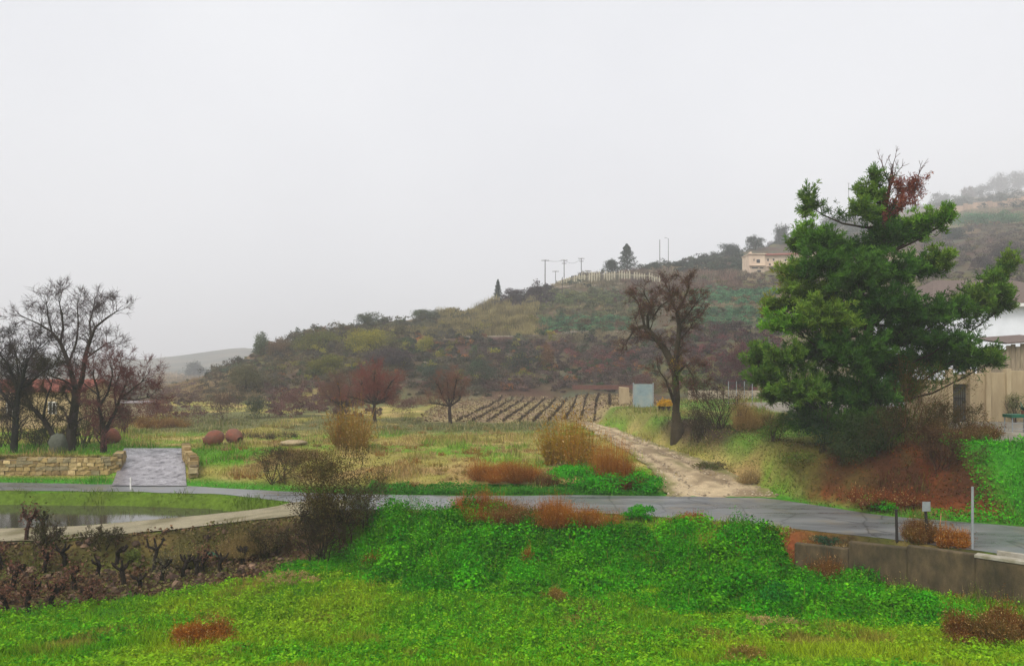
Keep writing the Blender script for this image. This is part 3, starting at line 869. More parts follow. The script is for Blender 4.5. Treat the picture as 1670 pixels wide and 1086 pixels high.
stone_wall('stone_wall', [(-27.5, 41.0, 0.0, 0.88), (-24, 41.0, 0.0, 0.9), (-20.9, 41.0, 0.05, 0.92), (-20.3, 41.3, 0.1, 0.98), (-20.9, 43.0, 0.3, 1.05)], 0.9,
           'long low tan stone wall in front of the bare trees, left of the driveway')
stone_wall('stone_wall', [(-18.8, 46.3, 0.7, 1.25), (-17.6, 43.5, 0.5, 1.2), (-16.2, 41.0, 0.2, 0.95), (-15.7, 39.6, 0.05, 0.55)], 0.8,
           'short tan stone wall sloping down along the right edge of the driveway')

# clay jars lying on their sides
def jar(u, v, Y, hpx, ang, label):
    x, y, z = spot(u, v, Y); D = hpx / F * Y * 1.0
    Lr = D * 1.28
    prof = [(0.0, 0.02), (0.02, 0.16), (0.08, 0.27), (0.2, 0.40), (0.36, 0.485), (0.5, 0.5), (0.64, 0.47), (0.78, 0.375), (0.88, 0.27), (0.93, 0.22), (0.955, 0.22), (0.965, 0.25), (1.0, 0.255), (1.0, 0.205), (0.94, 0.185), (0.85, 0.2)]
    root = thing('clay_jar', (x, y, z), label, 'jar', 'clay jars on the grass')
    n = 28; V = []; 
    for t, r in prof:
        for k in range(n):
            a = 2 * math.pi * k / n
            wob2 = 1 + 0.012 * math.sin(3 * a + 5 * t)
            V.append(((t - 0.5) * Lr, r * D * math.cos(a) * wob2, r * D * math.sin(a) * wob2))
    fc = [(i * n + k, i * n + (k + 1) % n, (i + 1) * n + (k + 1) % n, (i + 1) * n + k) for i in range(len(prof) - 1) for k in range(n)]
    split = 9 * n
    for nm, sel in (('body', [f for f in fc if max(f) < 10 * n]), ('rim', [f for f in fc if max(f) >= 10 * n])):
        used = sorted({i for f in sel for i in f}); mp = {i: k for k, i in enumerate(used)}
        me = bpy.data.meshes.new(nm); me.from_pydata([V[i] for i in used], [], [tuple(mp[i] for i in f) for f in sel]); me.materials.append(CLAY)
        me.polygons.foreach_set('use_smooth', np.ones(len(me.polygons), bool))
        o = obj(nm, me, root); o.location = (0, 0, D * 0.44); o.rotation_euler = (0, 0.3, ang)
jar(349, 732, 51, 26, math.radians(192), 'red clay storage jar, left of the pair, mouth tilted down to the grass')
jar(382, 728, 52, 26, math.radians(-38), 'red clay storage jar lying on the grass, right one of the pair, rounded end showing')
jar(181, 735, 49, 27, math.radians(80), 'dark red clay storage jar half hidden behind the forked bare tree')
# grey boulder
def boulder(u, v, Y, wpx, hpx, c, label, name='boulder', cat='boulder', seed=1):
    x, y, z = spot(u, v, Y); w = wpx / F * Y; h = hpx / F * Y
    rs = np.random.default_rng(seed); n, m = 14, 9; V = []; 
    for i in range(m + 1):
        t = math.pi * i / m
        for k in range(n):
            a = 2 * math.pi * k / n
            q = 1 + 0.14 * math.sin(2 * a + seed) * math.sin(t) + 0.09 * rs.normal() * math.sin(t)
            V.append((w / 2 * math.sin(t) ** 0.8 * math.cos(a) * q, w / 2 * 0.8 * math.sin(t) ** 0.8 * math.sin(a) * q, h * 0.45 + h * 0.55 * math.cos(t) * (1 + 0.04 * rs.normal())))
    fc = np.array([[i * n + k, (i + 1) * n + k, (i + 1) * n + (k + 1) % n, i * n + (k + 1) % n] for i in range(m) for k in range(n)])
    cc = np.tile(np.array(c), (len(V), 1))
    o = obj(name, np_mesh(name, V, fc, STONE, cc, False), None, (x, y, z))
    return tag(o, label, cat)
boulder(95, 742, 43.5, 32, 32, (0.10, 0.105, 0.08), 'grey dome-shaped boulder at the foot of the tallest bare tree', seed=4)
boulder(478, 731, 50, 42, 9, (0.36, 0.28, 0.17), 'flat pale rock slab lying in the grass behind the driveway bank', 'rock_slab', 'rock', 6)

# house behind the left trees
def gable_house(name, u0, u1, Y, z0, zeave, zridge, depth, wall, roof, label, windows=(), door=None, over=0.35, storey_doors=()):
    x0, x1 = (u0 - 835) / F * Y, (u1 - 835) / F * Y
    root = thing(name, (x0, Y, z0), label, 'house')
    W, D, Hh, Rr = x1 - x0, depth, zeave - z0, zridge - z0
    m = MB()
    # shell with gable ends
    v = [(0, 0, -0.5), (W, 0, -0.5), (W, D, -0.5), (0, D, -0.5), (0, 0, Hh), (W, 0, Hh), (W, D, Hh), (0, D, Hh), (0, D / 2, Rr - 0.05), (W, D / 2, Rr - 0.05)]
    m.v = v; m.f = [(0, 1, 5, 4), (2, 3, 7, 6), (1, 2, 6, 9, 5), (3, 0, 4, 8, 7)]
    m.obj('wall', wall, root)
    r = MB(); o = over; sl = (Rr - Hh) / (D / 2); th = 0.14
    for s in (0, 1):
        ya, yb = (-o, D / 2) if s == 0 else (D + o, D / 2)
        za = Hh - sl * o; n = len(r.v)
        r.v += [(-o, ya, za), (W + o, ya, za), (W + o, yb, Rr), (-o, yb, Rr), (-o, ya, za + th), (W + o, ya, za + th), (W + o, yb, Rr + th), (-o, yb, Rr + th)]
        r.f += [tuple(n + i for i in q) for q in ((0, 1, 2, 3), (4, 5, 6, 7), (0, 1, 5, 4), (1, 2, 6, 5), (3, 0, 4, 7))]
    ro = r.obj('roof', roof, root)
    tl = MB()
    k = 0
    for x in np.arange(-o + 0.12, W + o, 0.34):
        tl.tube([(x, -o - 0.02, Hh - sl * o + th), (x, D / 2, Rr + th)], 0.07, 6, False)
    tl.obj('tile_rib', roof, ro)
    for (wx, wz, ww, wh) in windows:
        f = MB()
        f.box((wx, -0.02, wz), (ww, 0.06, wh)).obj('window', GLASS, root)
        wi = root.children[-1]
        MB().box((wx, -0.05, wz - wh / 2 - 0.06), (ww + 0.2, 0.16, 0.1)).obj('sill', wall, wi)
        fr = MB(); fr.box((wx - ww / 2, -0.04, wz), (0.08, 0.1, wh)).box((wx + ww / 2, -0.04, wz), (0.08, 0.1, wh)).box((wx, -0.042, wz + wh / 2), (ww + 0.08, 0.1, 0.08)).box((wx, -0.043, wz), (0.05, 0.09, wh - 0.05))
        fr.obj('frame', WHITEPOST, wi)
    return root, W, Hh
gable_house('tiled_cottage', -90, 131, 61, 0.85, 3.75, 4.45, 6, BEIGE, TILE, 'beige cottage with red tiled roof behind the left bare trees', windows=((8.2, 1.6, 0.55, 0.9), (5.2, 1.6, 0.9, 1.0)))
def shed():
    r = thing('low_shed', spot(226, 690, 78), 'low grey flat-roofed shed beyond the driveway', 'shed')
    MB().box((0, 0, 0.6), (2.3, 2.0, 1.3)).obj('wall', mat_plain('shed_wall', (0.32, 0.27, 0.18)), r)
    MB().box((0, 0, 1.33), (2.7, 2.4, 0.16)).obj('roof', mat_plain('shed_roof', (0.22, 0.19, 0.19)), r, bevel=0.02)
shed()

# ruined two-storey house up the hill
def hill_house():
    hx, hy, hzz = hit([1250], [447], 90)
    Y = float(hy[0]) + 1.0
    x0 = (1222 - 835) / F * Y; z0 = H + (V0 - 446) / F * Y
    S = Y / F                                           # metres per photo pixel there
    r = thing('hill_house', (x0, Y, z0), 'old cream two-storey house with red tiled roof on the hillside', 'house')
    m = MB().box((13 * S, 3, 15 * S), (26 * S, 6, 32 * S)); m.obj('wall', CREAM, r)
    MB().box((53 * S, 4, 15 * S), (54 * S, 7, 33 * S)).obj('wall', CREAM, r)
    MB().box((95 * S, 4.3, 17 * S), (29 * S, 6, 29 * S)).obj('wall', CREAM, r)
    # sloped tiled roof over the long wing
    rf = MB(); a = 25 * S; b = 82 * S
    for (y0, y1, za, zb) in ((-0.1, 4.2, 30.5 * S, 36 * S), (8.2, 4.2, 31 * S, 36 * S)):
        rf.quad((a, y0, za), (b, y0, za + 1.5 * S), (b, y1, zb + 1.5 * S), (a, y1, zb))
        rf.quad((a, y0, za - 0.2), (b, y0, za + 1.5 * S - 0.2), (b, y0, za + 1.5 * S), (a, y0, za))
    rf.obj('roof', TILE, r)
    MB().box((13 * S, 3, 31.8 * S), (28 * S, 6.6, 1.3 * S)).obj('parapet', CREAM, r)
    MB().box((5.5 * S, 2, 34 * S), (3 * S, 1.2, 5 * S)).obj('chimney', CREAM, r)
    for (u, v, w, h) in ((7.5, 22, 1.5, 3.2), (14.5, 20, 5.5, 5.5), (9, 9, 9, 1.6), (20, 9, 5.5, 1.6), (16, 3.5, 6, 3.5)):
        MB().box((u * S, -0.03, v * S), (w * S, 0.1, h * S)).obj('window', GLASS, r)
    for (u, v, w, h) in ((31.5, 22.5, 2.4, 3.8), (40.5, 23, 2.4, 3.2), (34.5, 15, 3, 3), (44, 15, 2, 4), (40, 8, 9, 3.6), (60, 22, 2.4, 3.4), (68, 22, 2.4, 3.4)):
        MB().box((u * S, 0.47, v * S), (w * S, 0.1, h * S)).obj('window', GLASS, r)
    MB().box((13 * S, -0.3, 12.3 * S), (26 * S, 0.9, 0.7 * S)).obj('balcony', CREAM, r)
    MB().box((38 * S, 0.0, 11.5 * S), (16 * S, 1.0, 0.7 * S)).obj('balcony', CREAM, r)
hill_house()

# the yard on the right: tall plaster wall with pilasters and a barred gate
def yard_wall():
    Y = 44.0; S = Y / F
    x0 = (1478 - 835) * S; z0 = float(gz(x0 + 2, Y)) - 0.1
    r = thing('yard_wall', (x0, Y, z0), 'tall tan plaster yard wall with pilasters behind the pine', 'wall')
    gate0, gate1 = 72 * S, 99 * S
    tops = 2.75
    for a, b, t in ((0, gate0, 2.4), (gate1, 129 * S, 2.75), (129 * S, 162 * S, 2.8), (162 * S, 235 * S, 2.9)):
        MB().box(((a + b) / 2, 0, t / 2 - 0.2), (b - a - 0.004, 0.3, t + 0.4)).obj('wall_panel', PLASTER, r, bevel=0.02)
    MB().box(((gate0 + gate1) / 2, 0, 2.45), (gate1 - gate0, 0.28, 0.55)).obj('lintel', PLASTER, r)
    for a in (gate0 - 0.15, gate1 + 0.12, 129 * S, 162 * S):
        MB().box((a, -0.12, 1.4), (0.26, 0.44, 3.2), 0, 0.93).obj('pilaster', PLASTER, r, bevel=0.02)
    g = tag(empty('yard_gate', (x0 + (gate0 + gate1) / 2, Y - 0.06, z0)), 'dark barred metal gate set in the tan yard wall', 'gate')
    w = gate1 - gate0 - 0.3
    for k in range(6):
        MB().tube([(-w / 2 + w * k / 5, 0, 0.05), (-w / 2 + w * k / 5, 0, 2.0)], 0.018, 6).obj('bar', DARKWOOD, g)
    for zz in (0.12, 0.75, 1.4, 1.95):
        MB().box((0, 0.02, zz), (w, 0.03, 0.05)).obj('rail', DARKWOOD, g)
    MB().box((0, 0.10, 1.12), (w + 0.2, 0.02, 2.2)).obj('backing', mat_plain('gate_backing', (0.09, 0.085, 0.07), 0.9), g)
    # board shed above at the far right
    s = thing('board_shed', ((1641 - 835) * 46 / F, 46.0, z0), 'weathered vertical-board shed rising over the yard wall at the far right', 'shed')
    SS = 46 / F
    for k in range(9):
        hgt = 4.35 + random.uniform(-0.12, 0.1)
        MB().box((0.13 + k * 0.27, random.uniform(-0.02, 0.02), hgt / 2), (0.25, 0.05, hgt), 0, 0.99).obj('board', TIMBER, s)
    MB().box((1.2, 1.5, 2.0), (2.4, 2.8, 4.2)).obj('shed_body', TIMBER, s)
    MB().box((1.2, -0.08, 2.95), (2.5, 0.12, 0.12)).obj('crossbeam', TIMBER, s)
    m = MB(); m.quad((-0.25, -0.35, 4.4), (2.8, -0.35, 4.6), (2.8, 3.2, 5.0), (-0.25, 3.2, 4.8)).quad((-0.25, -0.35, 4.48), (2.8, -0.35, 4.68), (2.8, 3.2, 5.08), (-0.25, 3.2, 4.88)); m.quad((-0.25, -0.35, 4.4), (2.8, -0.35, 4.6), (2.8, -0.35, 4.68), (-0.25, -0.35, 4.48))
    m.obj('roof', DARKROOF, s)
yard_wall()
def white_house():
    Y = 54.0; S = Y / F
    x0 = (1528 - 835) * S; z0 = 2.4
    r = thing('white_house', (x0, Y, z0), 'white house with dark roof and pale eaves at the right edge', 'house')
    W = 260 * S; eave = H + (V0 - 500) * S - z0
    MB().box((W / 2, 5, eave / 2 - 0.2), (W, 10, eave + 0.4)).obj('wall', WHITEWALL, r)
    MB().box((W / 2, -0.45, eave + 0.08), (W + 1.2, 0.12, 0.22)).obj('fascia', WHITEPOST, r)
    MB().box((W / 2, 0.0, eave + 0.03), (W + 1.1, 0.8, 0.05)).obj('soffit', WHITEPOST, r)
    rf = MB(); a, b = -0.6, W + 0.6
    rf.quad((a, -0.52, eave + 0.2), (b, -0.52, eave + 0.2), (b - 3, 5, eave + 2.3), (a + 3, 5, eave + 2.3))
    rf.quad((b, 10.5, eave + 0.2), (a, 10.5, eave + 0.2), (a + 3, 5, eave + 2.3), (b - 3, 5, eave + 2.3))
    rf.f.append((len(rf.v), len(rf.v) + 1, len(rf.v) + 2)); rf.v += [(a, 10.5, eave + 0.2), (a, -0.52, eave + 0.2), (a + 3, 5, eave + 2.3)]
    rf.obj('roof', DARKROOF, r)
    for wx in (1.6, 4.4, 7.2):
        MB().box((wx, -0.03, eave - 3.6), (1.0, 0.1, 1.2)).obj('window', GLASS, r)
white_house()
def yard_things():
    Y = 36.0; S = Y / F
    x0, y0, z0 = spot(1655, 700, Y)
    t = thing('green_bench', (x0, y0, z0), 'dark green flat-topped table on thin metal legs in the yard', 'table')
    MB().box((0.15, 0, 0.82), (1.0, 0.7, 0.14)).obj('table_top', GREENP, t, bevel=0.015)
    for a in (-0.28, 0.58):
        for b in (-0.28, 0.28):
            MB().tube([(a, b, 0), (a, b, 0.76)], 0.025, 6).obj('leg', METAL, t)
    for zz in (0.25, 0.5):
        MB().tube([(-0.28, -0.28, zz), (0.58, -0.28, zz)], 0.015, 6).obj('rail', METAL, t)
    # pointed plant on the table
    p = thing('agave', (x0 + 0.42, y0 + 0.02, z0 + 0.89), 'dark green spiky potted plant on the green table', 'plant')
    MB().tube([(0, 0, 0), (0, 0, 0.16)], [0.10, 0.13], 10).obj('pot', CLAY, p)
    for k in range(16):
        a = 2 * math.pi * k / 16 + random.uniform(-.2, .2); e = random.uniform(0.5, 1.2); L = random.uniform(0.35, 0.55)
        d = Vector((math.cos(a) * math.cos(e), math.sin(a) * math.cos(e), math.sin(e))); s = Vector((-math.sin(a), math.cos(a), 0)) * 0.035
        m = MB(); b = Vector((0, 0, 0.14)); q = b + d * L * 0.5; tip = b + d * L - Vector((0, 0, 0.06))
        m.quad(b - s * 0.7, b + s * 0.7, q + s, q - s).quad(q - s, q + s, tip + s * 0.1, tip - s * 0.1)
        m.obj('leaf', GREENP, p)
    # low ledge at the top of the bank
    l = MB()
    pts = [(1470, 698), (1530, 702), (1600, 710), (1670, 719), (1760, 732)]
    P = []
    for (u, v) in pts:
        Yk = 37.5 - (u - 1470) * 0.012
        P.append(Vector(((u - 835) / F * Yk, Yk, float(gz((u - 835) / F * Yk, Yk)))))
    for a, b in zip(P[:-1], P[1:]):
        d = b - a
        l.box(((a.x + b.x) / 2, (a.y + b.y) / 2, (a.z + b.z) / 2 + 0.02), (d.length, 0.22, 0.24), math.atan2(d.y, d.x))
    tag(l.obj('yard_ledge', COPING), 'thin pale concrete ledge along the top of the red bank', 'ledge')
yard_things()

# sheet gate, wall ends and fence bits beside the bare tree
def bank_things():
    Y = 70.0; S = Y / F
    x, y, z = spot(1049, 668, Y)
    g = thing('sheet_gate', (x, y, z), 'blue-grey corrugated metal sheet gate beside the ploughed field', 'gate')
    w, h = 30 * S, 38 * S
    n = 14
    for k in range(n):
        MB().box((-w / 2 + w * (k + 0.5) / n, 0.02 * (k % 2), h / 2), (w / n * 0.96, 0.04, h)).obj('panel', SHEET, g)
    for a in (-w / 2 - 0.06, w / 2 + 0.06):
        MB().tube([(a, 0, -0.2), (a, 0, h + 0.1)], 0.05, 8).obj('post', METAL, g)
    x, y, z = spot(1180, 661, 77)
    S = 77 / F
    wl = thing('low_wall', (x, y, z), 'long low pale block wall behind the grass, right of the bare tree', 'wall')
    for k in range(8):
        a = -58 * S + 118 * S * (k + 0.5) / 8
        MB().box((a, 0, 0.38), (118 * S / 8 - 0.03, 0.3, 0.9 + random.uniform(-.05, .05))).obj('wall_panel', mat_lowwall, wl, bevel=0.02)
    # wire fence panel
    x, y, z = spot(1206, 664, 66); S = 66 / F
    f = thing('wire_fence', (x, y, z), 'grey wire mesh fence panel on thin posts near the pine', 'fence')
    for k in range(4):
        MB().tube([(-0.9 + 0.65 * k, 0, -0.2), (-0.9 + 0.65 * k, 0, 1.9)], 0.03, 6).obj('post', METAL, f)
    for k in range(9):
        MB().tube([(-0.9, 0, 0.9 + k * 0.12), (1.05, 0, 0.9 + k * 0.12)], 0.008, 4).obj('wire', WIRE, f)
    for k in range(14):
        MB().tube([(-0.9 + k * 0.15, 0.01, 0.85), (-0.9 + k * 0.15, 0.01, 1.88)], 0.006, 4).obj('wire', WIRE, f)
    for i, (u, v, h, ln) in enumerate(((1153, 661, 22, 0.35), (1180, 662, 20, -0.08), (1241, 664, 26, 0.05))):
        Yp = 68
        x, y, z = spot(u, v, Yp)
        o = MB().tube([(0, 0, -0.2), (ln * 0.6, 0, h / F * Yp)], 0.035, 6).obj('fence_stake', RUSTY); o.location = (x, y, z)
        tag(o, ('leaning brown stake in the grass, closest to the bare tree', 'upright brown stake between the leaning stake and the wire fence', 'brown stake just right of the wire fence, by the pine')[i], 'stake')
    # beam and wall stub at the head of the ploughed field
    Yb = 104.0
    x, y, z = spot(985, 645, Yb)
    o = MB().box((0, 0, 1.05), (8.2, 0.25, 0.55), 0.02).obj('timber_beam', RUSTY); o.location = (x, y, z)
    tag(o, 'long low red-brown beam along the head of the ploughed field', 'beam')
    x, y, z = spot(1018, 674, 76)
    o = MB().box((0, 0, 0.75), (1.0, 0.5, 1.7), 0.1, 0.9, 0.06).obj('wall_stub', PLASTER); o.location = (x, y, z)
    tag(o, 'crumbling tan wall stub between ploughed field and sheet gate', 'wall')
mat_lowwall = mat_plain('low_wall', (0.40, 0.33, 0.24), 0.9, 0, 4, 0.75, 1.15, stain=(0.27, 0.21, 0.15))
bank_things()

# utility poles on the ridge
def utility_pole(u, vb, vt, Y, label, arms=1, lamp=False, r=0.13):
    x = (u - 835) / F * Y
    z = float(gz(x, Y)); top = H + (V0 - vt) / F * Y
    p = thing('utility_pole', (x, Y, z), label, 'pole', 'utility poles on the hill')
    h = top - z
    MB().tube([(0, 0, -0.5), (0, 0, h)], [r, r * 0.75], 8).obj('pole', POLE, p)
    for k in range(arms):
        MB().box((0, -0.05, h - 0.15 - 0.8 * k), (1.9 if k == 0 else 1.3, 0.14, 0.14)).obj('crossarm', POLE, p)
        for a in (-0.8, -0.3, 0.3, 0.8):
            if k == 0: MB().tube([(a, -0.05, h - 0.08), (a, -0.05, h + 0.14)], 0.05, 6).obj('insulator', WHITEPOST, p)
    if lamp:
        MB().tube([(0, 0, h - 0.1), (-0.9, 0, h + 0.25)], 0.04, 6).obj('lamp_arm', POLE, p)
        MB().box((-1.05, 0, h + 0.25), (0.5, 0.2, 0.12)).obj('lamp_head', METAL, p)
    return Vector((x, Y, top))
pa = utility_pole(889, 460, 424, 204, 'tallest utility pole with a wide crossarm, leftmost on the ridge')
pb = utility_pole(920, 455, 424, 222, 'utility pole with two crossarms, second from the left on the ridge', 2)
pc = utility_pole(948, 445, 421, 238, 'utility pole with a crossarm, third on the ridge, just left of the stake fence top', 2)
utility_pole(917, 490, 452, 185, 'bare pole below the ridge, rising from the green terrace', 0, r=0.11)
utility_pole(906, 462, 442, 236, 'short pole with one crossarm between the two left ridge poles', 1, r=0.1)
utility_pole(959, 462, 441, 232, 'short pole with one crossarm at the left end of the stake fence', 1, r=0.1)
utility_pole(1076, 422, 391, 262, 'plain pole without crossarm on the ridge right of the ridge conifer', 0, r=0.13)
utility_pole(1090, 422, 389, 266, 'slender street lamp pole on the ridge right of the plain pole', 0, True, r=0.1)
pd = utility_pole(1384, 345, 299, 520, 'dim utility pole in the mist behind the top of the pine', 1, r=0.2)
def wire(a, b, label, sag=1.0, r=0.035):
    pts = [a.lerp(b, t) - Vector((0, 0, sag * 4 * t * (1 - t))) for t in np.linspace(0, 1, 12)]
    o = MB().tube([p - a for p in pts], r, 4, False).obj('overhead_wire', WIRE); o.location = a
    tag(o, label, 'wire', 'wires between the ridge poles')
wire(pa, pb, 'overhead wire between the first and second ridge poles', 0.4)
wire(pb, pc, 'overhead wire between the second and third ridge poles', 1.2)

# ------------------------------------------------------------------ trees
def bare_tree(Y, limbs, label, base_uv, depth=3, twig=(0.07, 0.045, 0.04), bark=(0.045, 0.036, 0.026), tw_len=1.1, spread=0.65, seed=1, leafpal=None, nleaf=0, leafsize=0.1, up=0.08, start=0.35, name='bare_tree', rmin=0.008, group=None, density=1.0, fine=7000, fscale=1.0):
    """limbs: lists of (u, v, radius px, depth offset m) following the photographed limbs"""
    random.seed(seed)
    bx, by, bz = spot(base_uv[0], base_uv[1], Y)
    B = Vector((bx, by, bz)); S = Y / F
    t = thing(name, B, label, 'tree', group)
    main = []; starts = []
    for li, limb in enumerate(limbs):
        pts = [at(u, v, Y + dy) - B for (u, v, r, dy) in limb]
        if li == 0: pts.insert(0, pts[0].copy()); limb = [limb[0]] + limb; pts[0].z = -0.9
        rad = [r * S for (_, _, r, _) in limb]
        if li == 0: rad[0] *= 1.15
        main.append(poly_segs(pts, rad))
        tot = len(pts) - 1
        for i in range(tot):
            d = (pts[i + 1] - pts[i]); ln = d.length
            for k in range(max(1, int(ln / 0.17 * density))):
                q = random.random()
                if (i + q) / tot < (start if li == 0 else 0.12): continue
                p = pts[i].lerp(pts[i + 1], q)
                a = d.normalized().orthogonal().normalized()
                a.rotate(__import__('mathutils').Quaternion(d.normalized(), random.uniform(0, 6.283)))
                starts.append((p, (d.normalized() * 0.55 + a * 0.9 + Vector((0, 0, 0.25))).normalized(), tw_len * random.uniform(0.5, 1.15), max(0.014, rad[i] * 0.28), 0))
        d = (pts[-1] - pts[-2]).normalized()
        if li > 0:
            for _ in range(3):
                starts.append((pts[-1], (d + Vector((random.gauss(0, .4), random.gauss(0, .4), random.gauss(0, .3)))).normalized(), tw_len * random.uniform(0.8, 1.2), max(0.016, rad[-1] * 0.9), 0))
    segs, dep = grow(starts, depth, 0.66, spread, up, (1, 2), 0.3, rmin, 0.14, 0.17, 0.6)
    M = np.concatenate(main)
    obj('trunk', np_mesh('trunk', *frusta(M, 9, bark)[:2], BARK, frusta(M, 9, bark)[2], True), t)
    tips = segs[dep >= max(1, depth - 1)]
    if fine:
        k = R.integers(0, len(tips), fine)
        p0 = tips[k, 4:7] * 0.6 + tips[k, 0:3] * 0.4
        d = tips[k, 4:7] - tips[k, 0:3]; d /= np.maximum(np.linalg.norm(d, axis=1, keepdims=True), 1e-6)
        d = d + 0.75 * R.normal(size=(fine, 3)); d[:, 2] += 0.15; d /= np.linalg.norm(d, axis=1, keepdims=True)
        p1 = p0 + d * R.uniform(0.12, 0.42, (fine, 1)) * fscale
        fs = np.concatenate([p0, np.full((fine, 1), rmin * 0.75), p1, np.full((fine, 1), rmin * 0.5)], 1)
        segs = np.concatenate([segs, fs]); dep = np.concatenate([dep, np.full(fine, 9)])
    cc = np.where((dep < 1)[:, None], np.asarray(bark), np.asarray(twig))
    V, Fc, C = frusta(segs, 3, cc, 0.3)
    obj('crown', np_mesh('crown', V, Fc, BARK, C), t)
    if leafpal is not None:
        tip = segs[dep >= max(0, depth - 1)][:, 4:7]
        k = R.integers(0, len(tip), nleaf)
        P = tip[k] + R.normal(size=(nleaf, 3)) * 0.08
        obj('leaves', np_mesh('leaves', *leaves(P, R.normal(size=(nleaf, 3)), leafsize, pick(leafpal, nleaf))[:2], DRY, np.repeat(pick(leafpal, nleaf), 4, 0)), t)
    return t

# tall tree on the left plateau
YT = 44.6
bare_tree(YT, [
    [(113, 740, 9, 0), (117, 700, 7.5, 0), (122, 665, 6.6, 0), (125, 640, 6.2, 0)],
    [(125, 642, 4.6, 0), (118, 615, 4.0, 0.2), (110, 587, 3.4, 0.4), (98, 558, 2.8, 0.6), (84, 541, 2.0, 0.8), (63, 528, 1.3, 1.0), (45, 520, 0.8, 1.0)],
    [(125, 642, 4.4, 0), (134, 618, 3.8, -0.3), (139, 580, 3.2, -0.5), (149, 549, 2.6, -0.6), (156, 533, 2.0, -0.6), (176, 517, 1.2, -0.9), (190, 508, 0.8, -1)],
    [(98, 560, 2.3, 0.6), (103, 535, 1.8, 0.2), (101, 512, 1.3, 0), (97, 495, 0.8, -0.2)],
    [(112, 592, 2.0, 0.4), (124, 560, 1.6, 1.0), (128, 530, 1.2, 1.4), (126, 500, 0.8, 1.6)],
    [(149, 550, 1.8, -0.6), (146, 525, 1.4, -0.2), (152, 505, 0.9, 0.2)],
    [(139, 585, 1.8, -0.5), (160, 570, 1.3, -1.2), (174, 560, 0.8, -1.6)],
    [(128, 635, 2.0, 0), (104, 620, 1.5, -1.0), (80, 612, 1.0, -1.6)],
    [(84, 541, 1.3, 0.8), (78, 515, 1.0, 0.4), (76, 496, 0.7, 0.2)]],
    'tallest bare tree on the left with a high forked open crown', (115, 740), depth=3, tw_len=0.62, twig=(0.085, 0.06, 0.06), seed=5, rmin=0.008, density=1.25)
bare_tree(43.8, [
    [(22, 742, 6, 0), (25, 700, 5, 0), (26, 670, 4.5, 0), (30, 640, 4, 0)],
    [(30, 642, 3.2, 0), (22, 615, 2.6, 0.3), (10, 590, 1.8, 0.5), (-8, 570, 1.0, 0.8)],
    [(30, 642, 3.2, 0), (38, 612, 2.6, -0.3), (44, 588, 1.8, -0.6), (60, 570, 1.0, -0.8)],
    [(26, 672, 2.5, 0), (8, 645, 2.0, 0.8), (-14, 620, 1.2, 1.2)],
    [(30, 640, 2.4, 0), (52, 622, 1.8, 0.6), (74, 604, 1.0, 1.2)],
    [(28, 655, 2.2, 0), (30, 610, 1.6, 0.6), (26, 575, 0.9, 0.9)]],
    'dense dark bare tree at the left edge of the photo', (22, 742), depth=3, tw_len=0.68, twig=(0.045, 0.032, 0.03), bark=(0.02, 0.02, 0.014), seed=8, rmin=0.010, density=1.5)
bare_tree(44.0, [
    [(104, 741, 5, 0), (88, 712, 4.4, 0.2), (72, 685, 3.8, 0.3), (52, 664, 3, 0.5)],
    [(54, 666, 2.6, 0.5), (40, 640, 1.8, 0.5), (36, 615, 1.0, 0.2)],
    [(70, 683, 2.2, 0.3), (76, 650, 1.5, -0.5), (84, 628, 0.9, -0.9)],
    [(52, 664, 2.0, 0.5), (24, 655, 1.3, 0.9), (4, 640, 0.9, 1.2)]],
    'bare tree leaning steeply to the left beneath the tallest tree', (104, 741), depth=3, tw_len=0.7, twig=(0.05, 0.04, 0.02), bark=(0.028, 0.022, 0.016), seed=12, rmin=0.009)
bare_tree(43.6, [
    [(169, 742, 5.6, 0), (169, 712, 4.8, 0), (167, 690, 4.2, 0)],
    [(168, 712, 3.2, 0), (178, 690, 2.8, 0.3), (190, 668, 2.4, 0.4), (196, 648, 1.8, 0.4), (206, 625, 1.0, 0.3)],
    [(167, 692, 3.2, 0), (162, 665, 2.6, -0.2), (160, 640, 2.0, -0.4), (152, 612, 1.1, -0.6)],
    [(196, 650, 1.6, 0.4), (214, 636, 1.2, 0.1), (232, 622, 0.7, 0)],
    [(162, 664, 1.8, -0.2), (176, 640, 1.5, -0.9), (184, 610, 0.9, -1.2)],
    [(190, 668, 1.6, 0.4), (186, 636, 1.3, 0.9), (196, 606, 0.8, 1.2)],
    [(160, 644, 1.4, -0.4), (140, 628, 1.0, 0.2), (130, 618, 0.7, 0.4)],
    [(198, 650, 1.4, 0.4), (220, 652, 1.0, 0.8), (240, 648, 0.7, 1.0)]],
    'forked bare tree with reddish twigs beside the driveway wall', (169, 742), depth=3, tw_len=0.62, twig=(0.15, 0.055, 0.05), bark=(0.035, 0.027, 0.02), seed=17, rmin=0.009, density=1.4)

